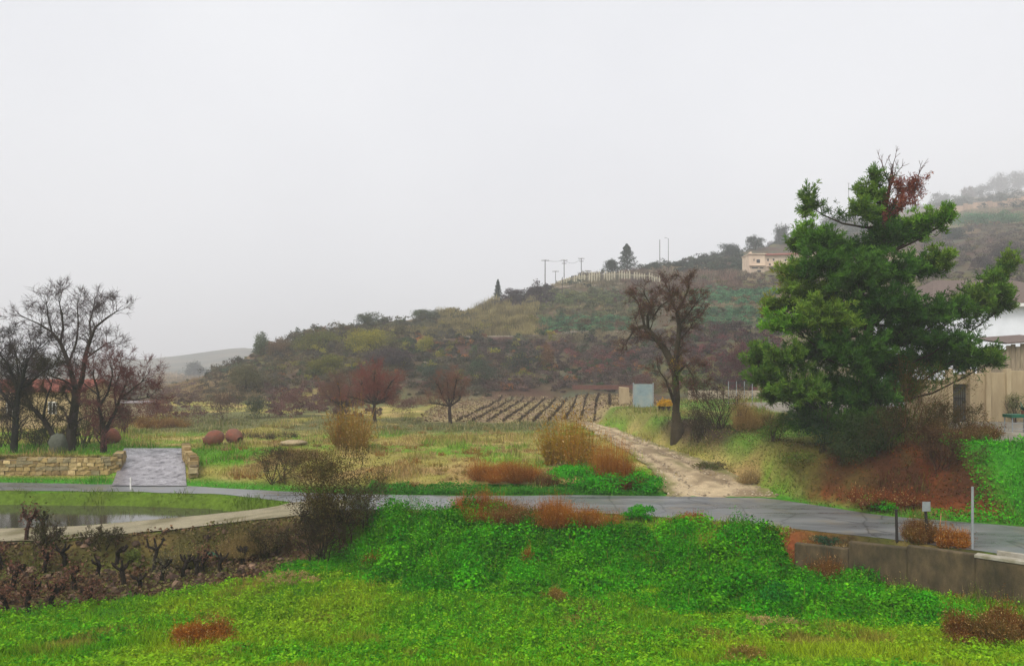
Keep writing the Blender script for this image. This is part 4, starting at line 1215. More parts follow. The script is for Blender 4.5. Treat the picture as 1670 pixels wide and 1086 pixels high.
# gnarled tree with a few leaves, on the bank right of the dirt track
bare_tree(49.5, [
    [(1105, 703, 11, 0), (1104, 688, 8.5, 0), (1102, 670, 6.2, 0.05), (1104, 650, 5.4, -0.05), (1102, 625, 5.6, 0), (1100, 600, 6.0, 0)],
    [(1100, 606, 6.5, 0), (1092, 585, 6.0, 0.2), (1083, 568, 5.4, 0.4), (1070, 552, 5, 0.6), (1058, 540, 4.6, 0.7), (1050, 532, 3.6, 0.8), (1036, 536, 2.4, 1.0), (1028, 548, 1.4, 1.0)],
    [(1101, 604, 5.2, 0), (1103, 580, 4.4, -0.3), (1106, 556, 4, -0.5), (1108, 530, 3.4, -0.6), (1104, 510, 3, -0.7), (1113, 492, 2.3, -0.9), (1122, 474, 1.4, -1.0)],
    [(1057, 538, 3.0, 0.7), (1056, 515, 2.2, 0.3), (1063, 500, 1.4, 0), (1052, 482, 1.0, 0)],
    [(1052, 534, 2.4, 0.8), (1046, 512, 1.8, 1.3), (1040, 492, 1.2, 1.6)],
    [(1105, 511, 2.2, -0.7), (1096, 494, 1.6, -0.2), (1092, 476, 1.0, 0)],
    [(1108, 530, 2.0, -0.6), (1122, 512, 1.6, -1.4), (1134, 496, 1.0, -1.8)],
    [(1106, 556, 1.8, -0.5), (1122, 540, 1.3, 0.3), (1127, 532, 0.9, 0.5)],
    [(1101, 660, 3.4, 0), (1093, 638, 2.6, -0.5), (1086, 620, 1.6, -0.8), (1076, 606, 1.0, -1.0)],
    [(1103, 612, 2.4, 0), (1118, 594, 1.8, -0.6), (1130, 612, 1.2, -0.9), (1134, 634, 0.8, -1)],
    [(1064, 520, 1.4, 0.2), (1076, 500, 1.1, -0.6), (1090, 490, 0.8, -1)]],
    'gnarled half-bare tree on the bank beside the dirt track', (1104, 700), depth=3, tw_len=0.5, twig=(0.085, 0.045, 0.035), bark=(0.05, 0.038, 0.022), seed=23, up=0.02, start=0.9, density=1.35,
    leafpal=[(0.13, 0.075, 0.025), (0.12, 0.04, 0.025), (0.07, 0.065, 0.02), (0.15, 0.055, 0.03)], nleaf=10000, leafsize=0.08, name='gnarled_tree', rmin=0.010)
# yellow and green creeper round its trunk
x, y, z = spot(1104, 700, 49.3)
iv = join([(lambda a: (a[0] + np.array([0.15, 0, 4.2]), a[1], a[2]))(leafy(0.75, 0.6, 1.6, 700, 0.09, [(0.35, 0.22, 0.01), (0.20, 0.14, 0.02), (0.10, 0.07, 0.02)], 5)),
           (lambda a: (a[0] + np.array([0.1, 0, 3.1]), a[1], a[2]))(leafy(0.6, 0.6, 1.5, 600, 0.09, [(0.05, 0.13, 0.015), (0.09, 0.11, 0.02)], 5)),
           (lambda a: (a[0] + np.array([0.75, 0, 2.3]), a[1], a[2]))(leafy(0.7, 0.6, 2.3, 800, 0.08, REDBROWN, 6))])
plant('creeper', (x, y, z), 'yellow and green creeper clinging to the trunk of the gnarled tree', 'creeper', iv)

def round_bare(u, vb, vt, wpx, Y, label, pal_tw, seed, bark=(0.045, 0.03, 0.025), nl=8, fine=5200, skew=0.0):
    S = Y / F; h = (vb - vt); cx = u
    limbs = [[(u, vb, 3.4, 0), (u - 2, vb - 0.28 * h, 2.7, 0), (u - 1, vb - 0.4 * h, 2.3, 0)]]
    random.seed(seed)
    for k in range(nl):
        a = (k + random.uniform(0.1, 0.9)) / nl * math.pi * 1.25 - 0.39 + skew; rr = random.uniform(0.22, 0.45)
        limbs.append([(u - 1, vb - 0.38 * h, 1.7, 0), (u + math.cos(a) * wpx * 0.18, vb - h * (0.46 + 0.10 * math.sin(a)), 1.3, random.uniform(-.8, .8)),
                      (u + math.cos(a) * wpx * rr, vb - h * (0.58 + 0.27 * math.sin(a)), 0.8, random.uniform(-1.6, 1.6))])
    return bare_tree(Y, limbs, label, (u, vb), depth=3, twig=pal_tw, bark=bark, tw_len=wpx * S * 0.135, seed=seed, start=0.95, name='small_bare_tree', group='small bare trees below the hill', rmin=0.008, density=1.9, fine=fine, fscale=1.6)
round_bare(612, 698, 596, 92, 69, 'small round bare tree with dark red-brown twigs at the far edge of the field', (0.21, 0.06, 0.045), 31)
round_bare(735, 697, 606, 84, 70, 'small round bare tree with brown twigs left of the ploughed field', (0.19, 0.085, 0.055), 37, nl=5, fine=2600, skew=0.25)
round_bare(560, 692, 618, 80, 74, 'small grey-brown bare tree behind the tall orange weeds', (0.16, 0.075, 0.05), 41, nl=6, fine=3000, skew=-0.2)

# the pine
def pine():
    Y0 = 36.5; S = Y0 / F
    bx, by, bz = spot(1400, 790, Y0)
    B = Vector((bx, by, bz))
    t = thing('pine_tree', B, 'big dense green pine beside the road with a dead red-brown top', 'tree')
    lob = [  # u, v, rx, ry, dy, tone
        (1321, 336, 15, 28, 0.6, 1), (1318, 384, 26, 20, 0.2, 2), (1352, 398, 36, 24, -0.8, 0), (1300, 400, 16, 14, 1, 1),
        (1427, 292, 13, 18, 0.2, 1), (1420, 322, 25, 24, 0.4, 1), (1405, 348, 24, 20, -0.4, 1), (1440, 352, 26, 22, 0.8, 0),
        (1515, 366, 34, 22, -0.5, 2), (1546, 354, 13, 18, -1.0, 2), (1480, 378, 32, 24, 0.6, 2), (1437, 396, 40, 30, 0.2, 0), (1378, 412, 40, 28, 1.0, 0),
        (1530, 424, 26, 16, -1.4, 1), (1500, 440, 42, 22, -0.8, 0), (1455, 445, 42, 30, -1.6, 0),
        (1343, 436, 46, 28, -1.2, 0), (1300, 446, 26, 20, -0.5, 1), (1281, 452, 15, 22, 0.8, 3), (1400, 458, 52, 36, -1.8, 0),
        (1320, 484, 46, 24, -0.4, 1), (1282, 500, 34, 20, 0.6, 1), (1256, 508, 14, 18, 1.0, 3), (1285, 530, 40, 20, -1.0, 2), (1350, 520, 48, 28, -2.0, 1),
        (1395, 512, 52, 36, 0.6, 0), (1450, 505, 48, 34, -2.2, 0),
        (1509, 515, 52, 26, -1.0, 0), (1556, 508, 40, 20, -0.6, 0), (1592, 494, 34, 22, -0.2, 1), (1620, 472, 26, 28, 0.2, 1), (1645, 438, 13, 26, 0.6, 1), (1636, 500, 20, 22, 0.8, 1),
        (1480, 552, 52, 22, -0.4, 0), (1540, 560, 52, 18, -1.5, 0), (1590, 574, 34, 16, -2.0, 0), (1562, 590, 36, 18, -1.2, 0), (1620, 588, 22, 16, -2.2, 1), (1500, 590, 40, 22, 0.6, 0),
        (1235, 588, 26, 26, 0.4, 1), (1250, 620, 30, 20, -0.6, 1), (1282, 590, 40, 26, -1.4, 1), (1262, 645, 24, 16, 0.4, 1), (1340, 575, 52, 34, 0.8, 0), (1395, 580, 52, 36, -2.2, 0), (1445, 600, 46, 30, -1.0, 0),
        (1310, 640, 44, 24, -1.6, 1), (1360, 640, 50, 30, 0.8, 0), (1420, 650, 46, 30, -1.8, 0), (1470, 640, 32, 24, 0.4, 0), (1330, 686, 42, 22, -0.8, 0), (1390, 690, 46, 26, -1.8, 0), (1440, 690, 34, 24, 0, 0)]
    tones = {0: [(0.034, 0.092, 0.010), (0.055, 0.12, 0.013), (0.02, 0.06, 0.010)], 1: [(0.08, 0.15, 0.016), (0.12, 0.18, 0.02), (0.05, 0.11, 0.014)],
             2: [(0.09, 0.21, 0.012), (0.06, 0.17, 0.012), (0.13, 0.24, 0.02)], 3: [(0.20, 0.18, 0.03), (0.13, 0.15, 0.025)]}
    random.seed(77)
    tr = [at(1402, 795, Y0), at(1404, 720, Y0), at(1410, 620, Y0), at(1418, 520, Y0), at(1430, 430, Y0), at(1440, 370, Y0 + 0.3), at(1448, 320, Y0 + 0.3), at(1455, 268, Y0 + 0.2)]
    tr = [p - B for p in tr]; tr[0].z = -0.3
    trr = [0.34, 0.30, 0.26, 0.2, 0.14, 0.10, 0.06, 0.02]
    segs = [poly_segs(tr, trr)]
    parts = []
    zs = np.array([p.z for p in tr])
    br = []
    for (u, v, rx, ry, dy, tone) in lob:
        c = at(u, v, Y0 + dy * 1.15) - B
        a, b = rx * S, ry * S
        dp = 0.5 * (a + b) * 1.05
        ns = int(11 + 0.022 * rx * ry)
        d = R.normal(size=(ns, 3)); d[:, 2] = d[:, 2] * 0.8 + 0.25; d /= np.linalg.norm(d, axis=1, keepdims=True)
        end = d * np.array([a, dp, b]) * R.uniform(0.7, 1.22, (ns, 1)) + np.array([0, 0, 0.12])
        cnt = np.maximum(4, (np.linalg.norm(end, axis=1) * 18).astype(int))
        si = np.repeat(np.arange(ns), cnt); n = len(si)
        tt = R.uniform(0.18, 1.04, n)[:, None]
        P = np.array(c) + end[si] * tt - np.array([0, 0, 0.10]) * (tt * (1 - tt)) * 4 + R.normal(size=(n, 3)) * 0.075
        bd = end[si] / np.linalg.norm(end[si], axis=1, keepdims=True)
        ax = bd * 0.75 + np.array([0, 0, 0.45])
        K = 11
        w = 0.015
        dirs = ax[:, None, :] + 0.62 * R.normal(size=(n, K, 3)); dirs /= np.linalg.norm(dirs, axis=2, keepdims=True)
        Ln = R.uniform(0.12, 0.27, (n, K, 1))
        p0 = np.repeat(P[:, None, :], K, 1).reshape(-1, 3); p1 = (P[:, None, :] + dirs * Ln).reshape(-1, 3)
        sd = np.cross(dirs.reshape(-1, 3), R.normal(size=(n * K, 3))); sd /= np.maximum(np.linalg.norm(sd, axis=1, keepdims=True), 1e-6)
        V = np.stack([p0 - sd * w * 0.6, p0 + sd * w * 0.6, p1 + sd * w, p1 - sd * w], 1).reshape(-1, 3)
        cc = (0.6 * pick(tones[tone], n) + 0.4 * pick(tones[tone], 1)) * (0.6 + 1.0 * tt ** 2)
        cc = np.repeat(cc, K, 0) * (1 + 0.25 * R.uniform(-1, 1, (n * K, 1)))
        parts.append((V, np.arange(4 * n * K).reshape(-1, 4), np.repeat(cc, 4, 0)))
        for e_ in end:
            e2 = c + Vector(e_); br.append(np.array([(*c, 0.022, *(c.lerp(e2, 0.5) + Vector((0, 0, -0.08))), 0.014), (*(c.lerp(e2, 0.5) + Vector((0, 0, -0.08))), 0.014, *e2, 0.006)]))
        # bough from the trunk to this clump, with side shoots inside it
        zt = max(0.6, min(c.z - 0.35 * (abs(c.x - 0.3)) - 0.2, zs[-2]))
        k = int(np.clip(np.searchsorted(zs, zt) - 1, 0, len(tr) - 2)); f = (zt - zs[k]) / (zs[k + 1] - zs[k])
        o = tr[k].lerp(tr[k + 1], f); mid = o.lerp(c, 0.55) + Vector((0, 0, -0.12 * (c - o).length))
        q1 = o.lerp(c, 0.25) + Vector((random.gauss(0, .12), random.gauss(0, .12), -0.10 * (c - o).length)); q3 = o.lerp(c, 0.8) + Vector((random.gauss(0, .15), random.gauss(0, .15), -0.05 * (c - o).length))
        br.append(poly_segs([o, q1, mid, q3, c], [0.065, 0.055, 0.042, 0.03, 0.02]))
        # needle tufts along the outer part of the bough
        m = int(26 * (c - o).length)
        tt = R.uniform(0.38, 1.0, m)[:, None]
        Pb = np.array(o) * (1 - tt) ** 2 + 2 * np.array(mid) * tt * (1 - tt) + np.array(c) * tt ** 2 + R.normal(size=(m, 3)) * np.array([0.28, 0.28, 0.16]) + np.array([0, 0, 0.12])
        dirs = R.normal(size=(m, 8, 3)) + np.array([0, 0, 0.5]); dirs /= np.linalg.norm(dirs, axis=2, keepdims=True)
        p0 = np.repeat(Pb[:, None, :], 8, 1).reshape(-1, 3); p1 = (Pb[:, None, :] + dirs * R.uniform(0.11, 0.24, (m, 8, 1))).reshape(-1, 3)
        sd = np.cross(dirs.reshape(-1, 3), R.normal(size=(m * 8, 3))); sd /= np.maximum(np.linalg.norm(sd, axis=1, keepdims=True), 1e-6)
        Vb = np.stack([p0 - sd * w * 0.6, p0 + sd * w * 0.6, p1 + sd * w, p1 - sd * w], 1).reshape(-1, 3)
        parts.append((Vb, np.arange(4 * m * 8).reshape(-1, 4), np.repeat(np.repeat(pick(tones[0], m), 8, 0) * R.uniform(0.75, 1.25, (m * 8, 1)), 4, 0)))
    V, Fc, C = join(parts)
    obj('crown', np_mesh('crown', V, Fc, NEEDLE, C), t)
    Sg = np.concatenate(segs + [b for b in br])
    v2 = frusta(Sg, 7, (0.05, 0.036, 0.026)); obj('trunk', np_mesh('trunk', *v2[:2], BARK, v2[2], True), t)
    # dead red shoots at the top and bare twigs
    st = []
    for (u, v, uu, vv) in ((1444, 372, 1440, 345), (1446, 360, 1465, 340), (1450, 345, 1470, 320), (1448, 330, 1452, 295), (1455, 350, 1490, 330), (1480, 335, 1496, 305), (1452, 300, 1446, 268), (1452, 300, 1466, 270), (1490, 322, 1498, 290)):
        a = at(u, v, Y0 + 0.2) - B; b = at(uu, vv, Y0 + random.uniform(-.4, .6)) - B
        st.append((a, (b - a).normalized(), (b - a).length * 1.05, 0.035, 0))
    s, dd = grow(st, 2, 0.55, 0.55, 0.12, (1, 2), 0.22, 0.011, 0.12, 0.14, 0.5)
    v3 = frusta(s, 4, (0.11, 0.05, 0.045)); obj('dead_branches', np_mesh('dead_branches', *v3[:2], BARK, v3[2]), t)
    tips = s[dd >= 1]; tips = tips[tips[:, 6] < (at(0, 285, Y0) - B).z]
    n = 3600
    k = R.integers(0, len(tips), n); P = tips[k, 4:7] + R.normal(size=(n, 3)) * 0.09
    v4 = leaves(P, R.normal(size=(n, 3)), 0.16, pick([(0.24, 0.055, 0.04), (0.17, 0.04, 0.032), (0.28, 0.10, 0.05)], n), 0.2)
    o = obj('dead_needles', np_mesh('dead_needles', *v4[:2], DRY, v4[2]), t)
    o['label'] = 'rust-red dead needles near the top of the pine'
pine()

# ------------------------------------------------------------------ individual shrubs
def bush(u, v, wpx, hpx, pal, label, Y=None, n=None, size=None, name='shrub', cat='shrub', kind='leafy', group=None, stems=True, lobes=9, width=None):
    loc = spot(u, v, Y); S = loc[1] / F
    rx, h = wpx * S / 2, hpx * S
    ls = size or max(0.05, 1.9 * S)
    if kind == 'leafy':
        fo = leafy(rx, rx * 0.9, h, n or int(900 + 0.55 * wpx * hpx), ls, pal, lobes)
        stm = some_stems(rx, h, 6, max(0.012, 0.8 * S)) if stems else None
        return plant(name, loc, label, cat, fo, LEAF, stm, group)
    if kind == 'dry':
        fo = stalky(rx, rx * 0.9, h, n or int(500 + 0.3 * wpx * hpx), pal, width or max(0.012, 0.45 * S), ls, 4)
        return plant(name, loc, label, cat, fo, DRY, None, group)
    if kind == 'twiggy':
        random.seed(int(u * 7 + v))
        st = [(Vector((random.uniform(-.3, .3) * rx, random.uniform(-.3, .3) * rx, 0)), Vector((random.uniform(-.9, .9) * rx / h, random.uniform(-.7, .7), 1)).normalized(), h * 0.55, 0.02 + 0.3 * S, 0) for _ in range(12)]
        s, d = grow(st, 3, 0.6, 0.6, 0.08, (1, 2), h * 0.15, max(0.007, 0.22 * S), h * 0.05, 0.2, 0.6)
        tw = frusta(s, 3, pick(pal, len(s)), 0.2)
        m = n or int(0.35 * wpx * hpx)
        k = R.integers(0, len(s), m)
        lv = leaves(s[k, 4:7] + R.normal(size=(m, 3)) * 0.05 * h, R.normal(size=(m, 3)), ls, pick(pal, m), 0.5)
        t = thing(name, loc, label, cat, group)
        obj('branches', np_mesh('branches', *tw[:2], BARK, tw[2]), t); obj('foliage', np_mesh('foliage', *lv[:2], DRY, lv[2]), t)
        return t
DKOLIVE = [(0.075, 0.048, 0.016), (0.13, 0.095, 0.03), (0.042, 0.022, 0.010), (0.09, 0.085, 0.025)]
# --- near the road
bush(553, 893, 128, 150, DKOLIVE, 'tall dark olive-brown shrub on the near road edge where the farm track forks', Y=28.6, kind='twiggy', n=13000, size=0.06, name='roadside_shrub')
bush(598, 842, 84, 92, [(0.13, 0.14, 0.06), (0.10, 0.11, 0.045), (0.08, 0.055, 0.03)], 'pale grey-green top-heavy shrub leaning against the tall dark roadside shrub', Y=29.4, n=4200, size=0.055, lobes=8)
bush(520, 905, 110, 80, [(0.03, 0.022, 0.015), (0.05, 0.03, 0.02), (0.04, 0.04, 0.015)], 'low blackish bramble below the tall roadside shrub', Y=27.6, kind='twiggy', n=4000, size=0.05, name='bramble')
bush(455, 805, 104, 58, [(0.06, 0.035, 0.02), (0.10, 0.055, 0.03), (0.05, 0.06, 0.02)], 'wide low dark brown bush on the bank right of the driveway', Y=37.8, kind='twiggy', n=3600, size=0.06)
bush(572, 745, 84, 104, [(0.30, 0.155, 0.02), (0.24, 0.09, 0.015), (0.22, 0.17, 0.03)], 'tall orange and yellow weed clump in the field above the roadside shrub', Y=47, kind='dry', n=800, size=0.15, width=0.03, name='weed_clump', cat='weeds')
bush(470, 752, 130, 26, [(0.17, 0.10, 0.035), (0.22, 0.14, 0.05), (0.13, 0.10, 0.03)], 'low brown grass tussocks along the bank behind the dark bush', Y=43, kind='dry', n=1500, name='grass_tussock', cat='grass')
# --- rust coloured weeds
RG = 'rust-coloured dry weeds'
for (u, v, w, h, Y, lab) in (
    (785, 852, 110, 42, 29.9, 'rust-brown dry weeds at the near road edge behind the green mound, leftmost clump'),
    (840, 868, 90, 46, 29.2, 'dark rust dry weeds behind the green mound, second clump from the left'),
    (905, 876, 100, 52, 28.9, 'bright rust dry weeds rising behind the mound, third and tallest clump'),
    (968, 878, 84, 42, 28.7, 'orange rust dry weeds behind the mound, rightmost of the row'),
    (1125, 862, 56, 20, 28.6, 'small low rust weed clump at the road edge, facing the dirt track'),
    (1003, 793, 92, 78, 36.6, 'large rounded rust-orange bush at the foot of the dirt track'),
    (825, 790, 130, 46, 37.8, 'wide low rust-brown weeds on the field bank across the road'),
    (893, 790, 44, 26, 36.8, 'small dark rust weed clump beside the green patch on the field bank'),
    (330, 1040, 100, 40, 18.6, 'orange-brown dry weed clump in the meadow, bottom left'),
    (905, 972, 42, 22, 23.2, 'small tan dry weed clump on the green mound slope'),
    (862, 912, 26, 26, 26.5, 'small brown dry weed clump poking out of the green mound'),
    (1595, 1052, 120, 62, 18.5, 'reddish dry grass clump below the retaining wall, bottom right'),
    (1660, 1050, 90, 66, 18.6, 'dark red dry weeds at the bottom right corner'),
    (1500, 884, 60, 40, 25.4, 'bright orange dry grass between the two dark posts'),
    (1550, 884, 60, 36, 24.9, 'pale orange dry grass between the leaning sign and the metal pole'),
    (1345, 928, 90, 42, 25.6, 'dark red dry weeds in front of the left end of the retaining wall'),
    (615, 893, 50, 34, 26.9, 'rust weed clump at the left end of the green mound'),
    (1210, 1086, 90, 30, 16.0, 'low faded orange grass patch at the bottom edge of the meadow')):
    pal = RUST if 'dark' not in lab and 'reddish' not in lab else [(0.20, 0.075, 0.018), (0.13, 0.045, 0.014), (0.26, 0.12, 0.03), (0.10, 0.08, 0.02)]
    if 'tan' in lab or 'faded' in lab: pal = [(0.24, 0.17, 0.035), (0.28, 0.14, 0.03), (0.15, 0.16, 0.02)]
    bush(u, v, w, h, pal, lab, Y=Y, kind='dry', n=int(1300 + 0.6 * w * h), size=0.05, name='dry_weeds', cat='weeds', group=RG, width=0.012)
# --- field side
bush(925, 770, 100, 96, [(0.32, 0.20, 0.015), (0.24, 0.18, 0.02), (0.34, 0.14, 0.02)], 'tall yellow-olive weed clump left of the dirt track', Y=42, kind='dry', n=900, size=0.14, width=0.026, name='weed_clump', cat='weeds')
bush(960, 800, 130, 46, WEED, 'bright green leafy patch across the road, left of the big rust bush', Y=36.0, n=5200, size=0.09, name='green_weeds', cat='weeds', stems=False, lobes=14)
bush(1048, 804, 100, 36, WEED, 'bright green leafy patch between the big rust bush and the dirt track', Y=35.6, n=3600, size=0.09, name='green_weeds', cat='weeds', stems=False, lobes=12)
bush(912, 772, 60, 24, WEED, 'small green leafy patch under the yellow-olive weed clump', Y=38.5, n=1600, size=0.09, name='green_weeds', cat='weeds', stems=False)
bush(1040, 842, 60, 30, WEED, 'round green leafy clump at the near road edge', Y=29.2, n=1900, size=0.07, name='green_weeds', cat='weeds', stems=False)
# --- bank of the gnarled tree
bush(1138, 742, 84, 52, [(0.04, 0.026, 0.018), (0.065, 0.04, 0.025), (0.05, 0.05, 0.02)], 'dark brown bramble on the bank below the gnarled tree', Y=46, kind='twiggy', n=2600, size=0.07, name='bramble')
bush(1172, 748, 60, 74, [(0.05, 0.028, 0.018), (0.035, 0.025, 0.018)], 'blackish bramble on the bank right of the gnarled tree', Y=45, kind='twiggy', n=2600, size=0.07, name='bramble')
bush(1212, 742, 62, 56, [(0.36, 0.24, 0.09), (0.26, 0.15, 0.045), (0.19, 0.10, 0.03)], 'straw-coloured tall grass clump on the bank left of the pine', Y=44, kind='dry', n=1700, name='grass_clump', cat='grass')
bush(1240, 700, 50, 40, [(0.15, 0.09, 0.03), (0.20, 0.13, 0.045)], 'brown dry grass clump on top of the bank beside the pine', Y=45, kind='dry', n=1100, name='grass_clump', cat='grass')
bush(1160, 768, 70, 24, [(0.06, 0.12, 0.02), (0.13, 0.11, 0.04), (0.09, 0.06, 0.03)], 'low mixed weeds at the foot of the bank by the dirt track', Y=40.3, n=1700, size=0.07, name='green_weeds', cat='weeds', stems=False)
bush(1262, 782, 90, 66, [(0.08, 0.17, 0.02), (0.16, 0.16, 0.035), (0.05, 0.12, 0.015)], 'light green shrub on the bank between dirt track and pine', Y=37.8, n=4200, size=0.065)
bush(1225, 790, 56, 28, STRAW, 'straw grass clump where the dirt track meets the road', Y=37.0, kind='dry', n=900, name='grass_clump', cat='grass')
bush(1345, 790, 120, 110, DARKGREEN, 'dark green shrub under the pine, left of its trunk', Y=34.6, n=7600, size=0.065)
bush(1420, 796, 100, 104, [(0.02, 0.042, 0.012), (0.035, 0.06, 0.015), (0.05, 0.06, 0.02)], 'dark green shrub under the pine, hiding the trunk base', Y=33.2, n=7000, size=0.065)
bush(1375, 800, 90, 70, [(0.018, 0.04, 0.012), (0.03, 0.055, 0.014), (0.06, 0.07, 0.02)], 'low dark green shrub at the road bank in front of the pine trunk', Y=33.4, n=4200, size=0.06)
bush(1478, 790, 90, 120, [(0.12, 0.10, 0.02), (0.07, 0.07, 0.015), (0.12, 0.055, 0.02)], 'olive-brown thicket on the red bank right of the pine', Y=34.4, kind='twiggy', n=5200, size=0.055, name='thicket')
bush(1530, 812, 110, 66, [(0.045, 0.022, 0.014), (0.10, 0.05, 0.02), (0.06, 0.03, 0.018)], 'dark brown bramble on the red bank above the leaning sign', Y=31.6, kind='twiggy', n=4200, size=0.05, name='bramble')
bush(1560, 770, 90, 44, [(0.16, 0.075, 0.025), (0.10, 0.045, 0.02), (0.12, 0.10, 0.03)], 'rusty dry weeds on the red bank beside the green slope', Y=33.2, kind='dry', n=1500, name='dry_weeds', cat='weeds')
bush(1450, 704, 84, 66, [(0.14, 0.10, 0.02), (0.09, 0.08, 0.02), (0.18, 0.09, 0.05)], 'yellowish shrub at the yard edge right of the pine', Y=39, n=2600, size=0.06)
bush(1505, 696, 90, 64, [(0.26, 0.17, 0.09), (0.20, 0.11, 0.06), (0.14, 0.09, 0.05)], 'bare tan twiggy shrub in front of the yard wall', Y=39.5, kind='twiggy', n=1000, size=0.05)
bush(1655, 572, 46, 54, [(0.11, 0.13, 0.05), (0.15, 0.15, 0.06)], 'pale green bushy sapling in front of the white house', Y=43.2, n=1300, size=0.07, name='sapling', cat='shrub')
bush(1430, 838, 80, 26, WEED, 'low green weed cushion across the road from the dark post', Y=29.9 + 1.0, n=1900, size=0.07, name='green_weeds', cat='weeds', stems=False)
bush(1350, 900, 60, 26, [(0.02, 0.06, 0.03), (0.03, 0.08, 0.04)], 'small dark green bush above the left end of the retaining wall', Y=26.4, n=900, size=0.05)
bush(1440, 800, 90, 70, [(0.05, 0.05, 0.015), (0.09, 0.06, 0.02), (0.03, 0.03, 0.012)], 'dark olive thicket at the foot of the red bank, nearest the pine', Y=33.4, kind='twiggy', n=3600, size=0.055, name='thicket')
bush(1500, 745, 100, 50, [(0.09, 0.04, 0.018), (0.06, 0.03, 0.015), (0.10, 0.08, 0.02)], 'brown dry brush across the upper red bank', Y=35.4, kind='dry', n=2000, size=0.08, name='dry_brush', cat='weeds')
bush(1590, 745, 80, 36, [(0.18, 0.07, 0.02), (0.12, 0.045, 0.016), (0.10, 0.13, 0.02)], 'rusty weeds at the top of the red bank by the green slope', Y=34.2, kind='dry', n=1300, size=0.08, name='dry_brush', cat='weeds')
bush(1300, 800, 110, 40, [(0.10, 0.15, 0.02), (0.16, 0.13, 0.035), (0.05, 0.10, 0.015)], 'mixed green weeds on the bank foot left of the red soil', Y=35.2, n=2400, size=0.07, name='green_weeds', cat='weeds', stems=False, lobes=12)
bush(520, 900, 100, 74, [(0.022, 0.014, 0.008), (0.045, 0.028, 0.013), (0.04, 0.035, 0.012)], 'dark tangled thicket left of the tall roadside shrub', Y=28.8, kind='twiggy', n=8000, size=0.065, name='thicket')
o = MB().tube([(0, 0, 0), (0.35, 0, 0.45), (0.62, 0, 0.82)], [0.05, 0.045, 0.035], 7).obj('dead_branch', DARKWOOD); o.location = spot(1375, 905, 25.9)
tag(o, 'dark dead branch slanting up in front of the road verge', 'branch')
# yellow bush by the gnarled tree
x, y, z = spot(1084, 668, 63)
t = thing('yellow_shrub', (x, y, z), 'bright yellow rounded shrub with dark base beside the gnarled tree', 'shrub')
fo = leafy(0.75, 0.6, 1.35, 1500, 0.12, [(0.62, 0.36, 0.01), (0.55, 0.30, 0.01), (0.40, 0.22, 0.01)], 7, 0.45); obj('foliage', np_mesh('foliage', *fo[:2], LEAF, fo[2]), t)
fo = leafy(0.85, 0.6, 0.75, 900, 0.11, [(0.05, 0.03, 0.025), (0.08, 0.045, 0.035)], 6); obj('lower_foliage', np_mesh('lower_foliage', *fo[:2], LEAF, fo[2]), t)
# --- shrubs at the left plateau and hill foot
for (u, v, w, h, Y, pal, lab) in ((10, 738, 90, 80, 47, [(0.045, 0.035, 0.02), (0.09, 0.07, 0.02), (0.03, 0.03, 0.015)], 'tangled dark undergrowth at the left photo edge under the dense bare tree'),
        (72, 736, 70, 70, 48, [(0.08, 0.06, 0.03), (0.05, 0.04, 0.025), (0.11, 0.11, 0.03)], 'tangled brown undergrowth in front of the cottage wall'),
        (142, 736, 60, 78, 49, [(0.06, 0.05, 0.025), (0.09, 0.09, 0.03), (0.04, 0.03, 0.02)], 'tangled undergrowth right of the cottage, behind the tallest tree'),
        (200, 700, 50, 44, 56, [(0.10, 0.05, 0.04), (0.07, 0.04, 0.03)], 'reddish brown twiggy bush right of the forked bare tree')):
    bush(u, v, w, h, pal, lab, Y=Y, kind='twiggy', n=1900, size=0.075, name='undergrowth')
bush(160, 722, 40, 46, [(0.20, 0.04, 0.04), (0.13, 0.03, 0.03)], 'dark red shrub behind the forked bare tree', Y=52, n=1300, size=0.08)
bush(60, 738, 70, 50, [(0.035, 0.05, 0.02), (0.05, 0.06, 0.025)], 'dark evergreen shrub left of the grey boulder', Y=45.5, n=1900, size=0.07)
bush(130, 735, 50, 62, [(0.06, 0.075, 0.025), (0.10, 0.10, 0.03)], 'olive undergrowth bush between the tallest tree and the forked tree', Y=46, kind='twiggy', n=1500, size=0.06)
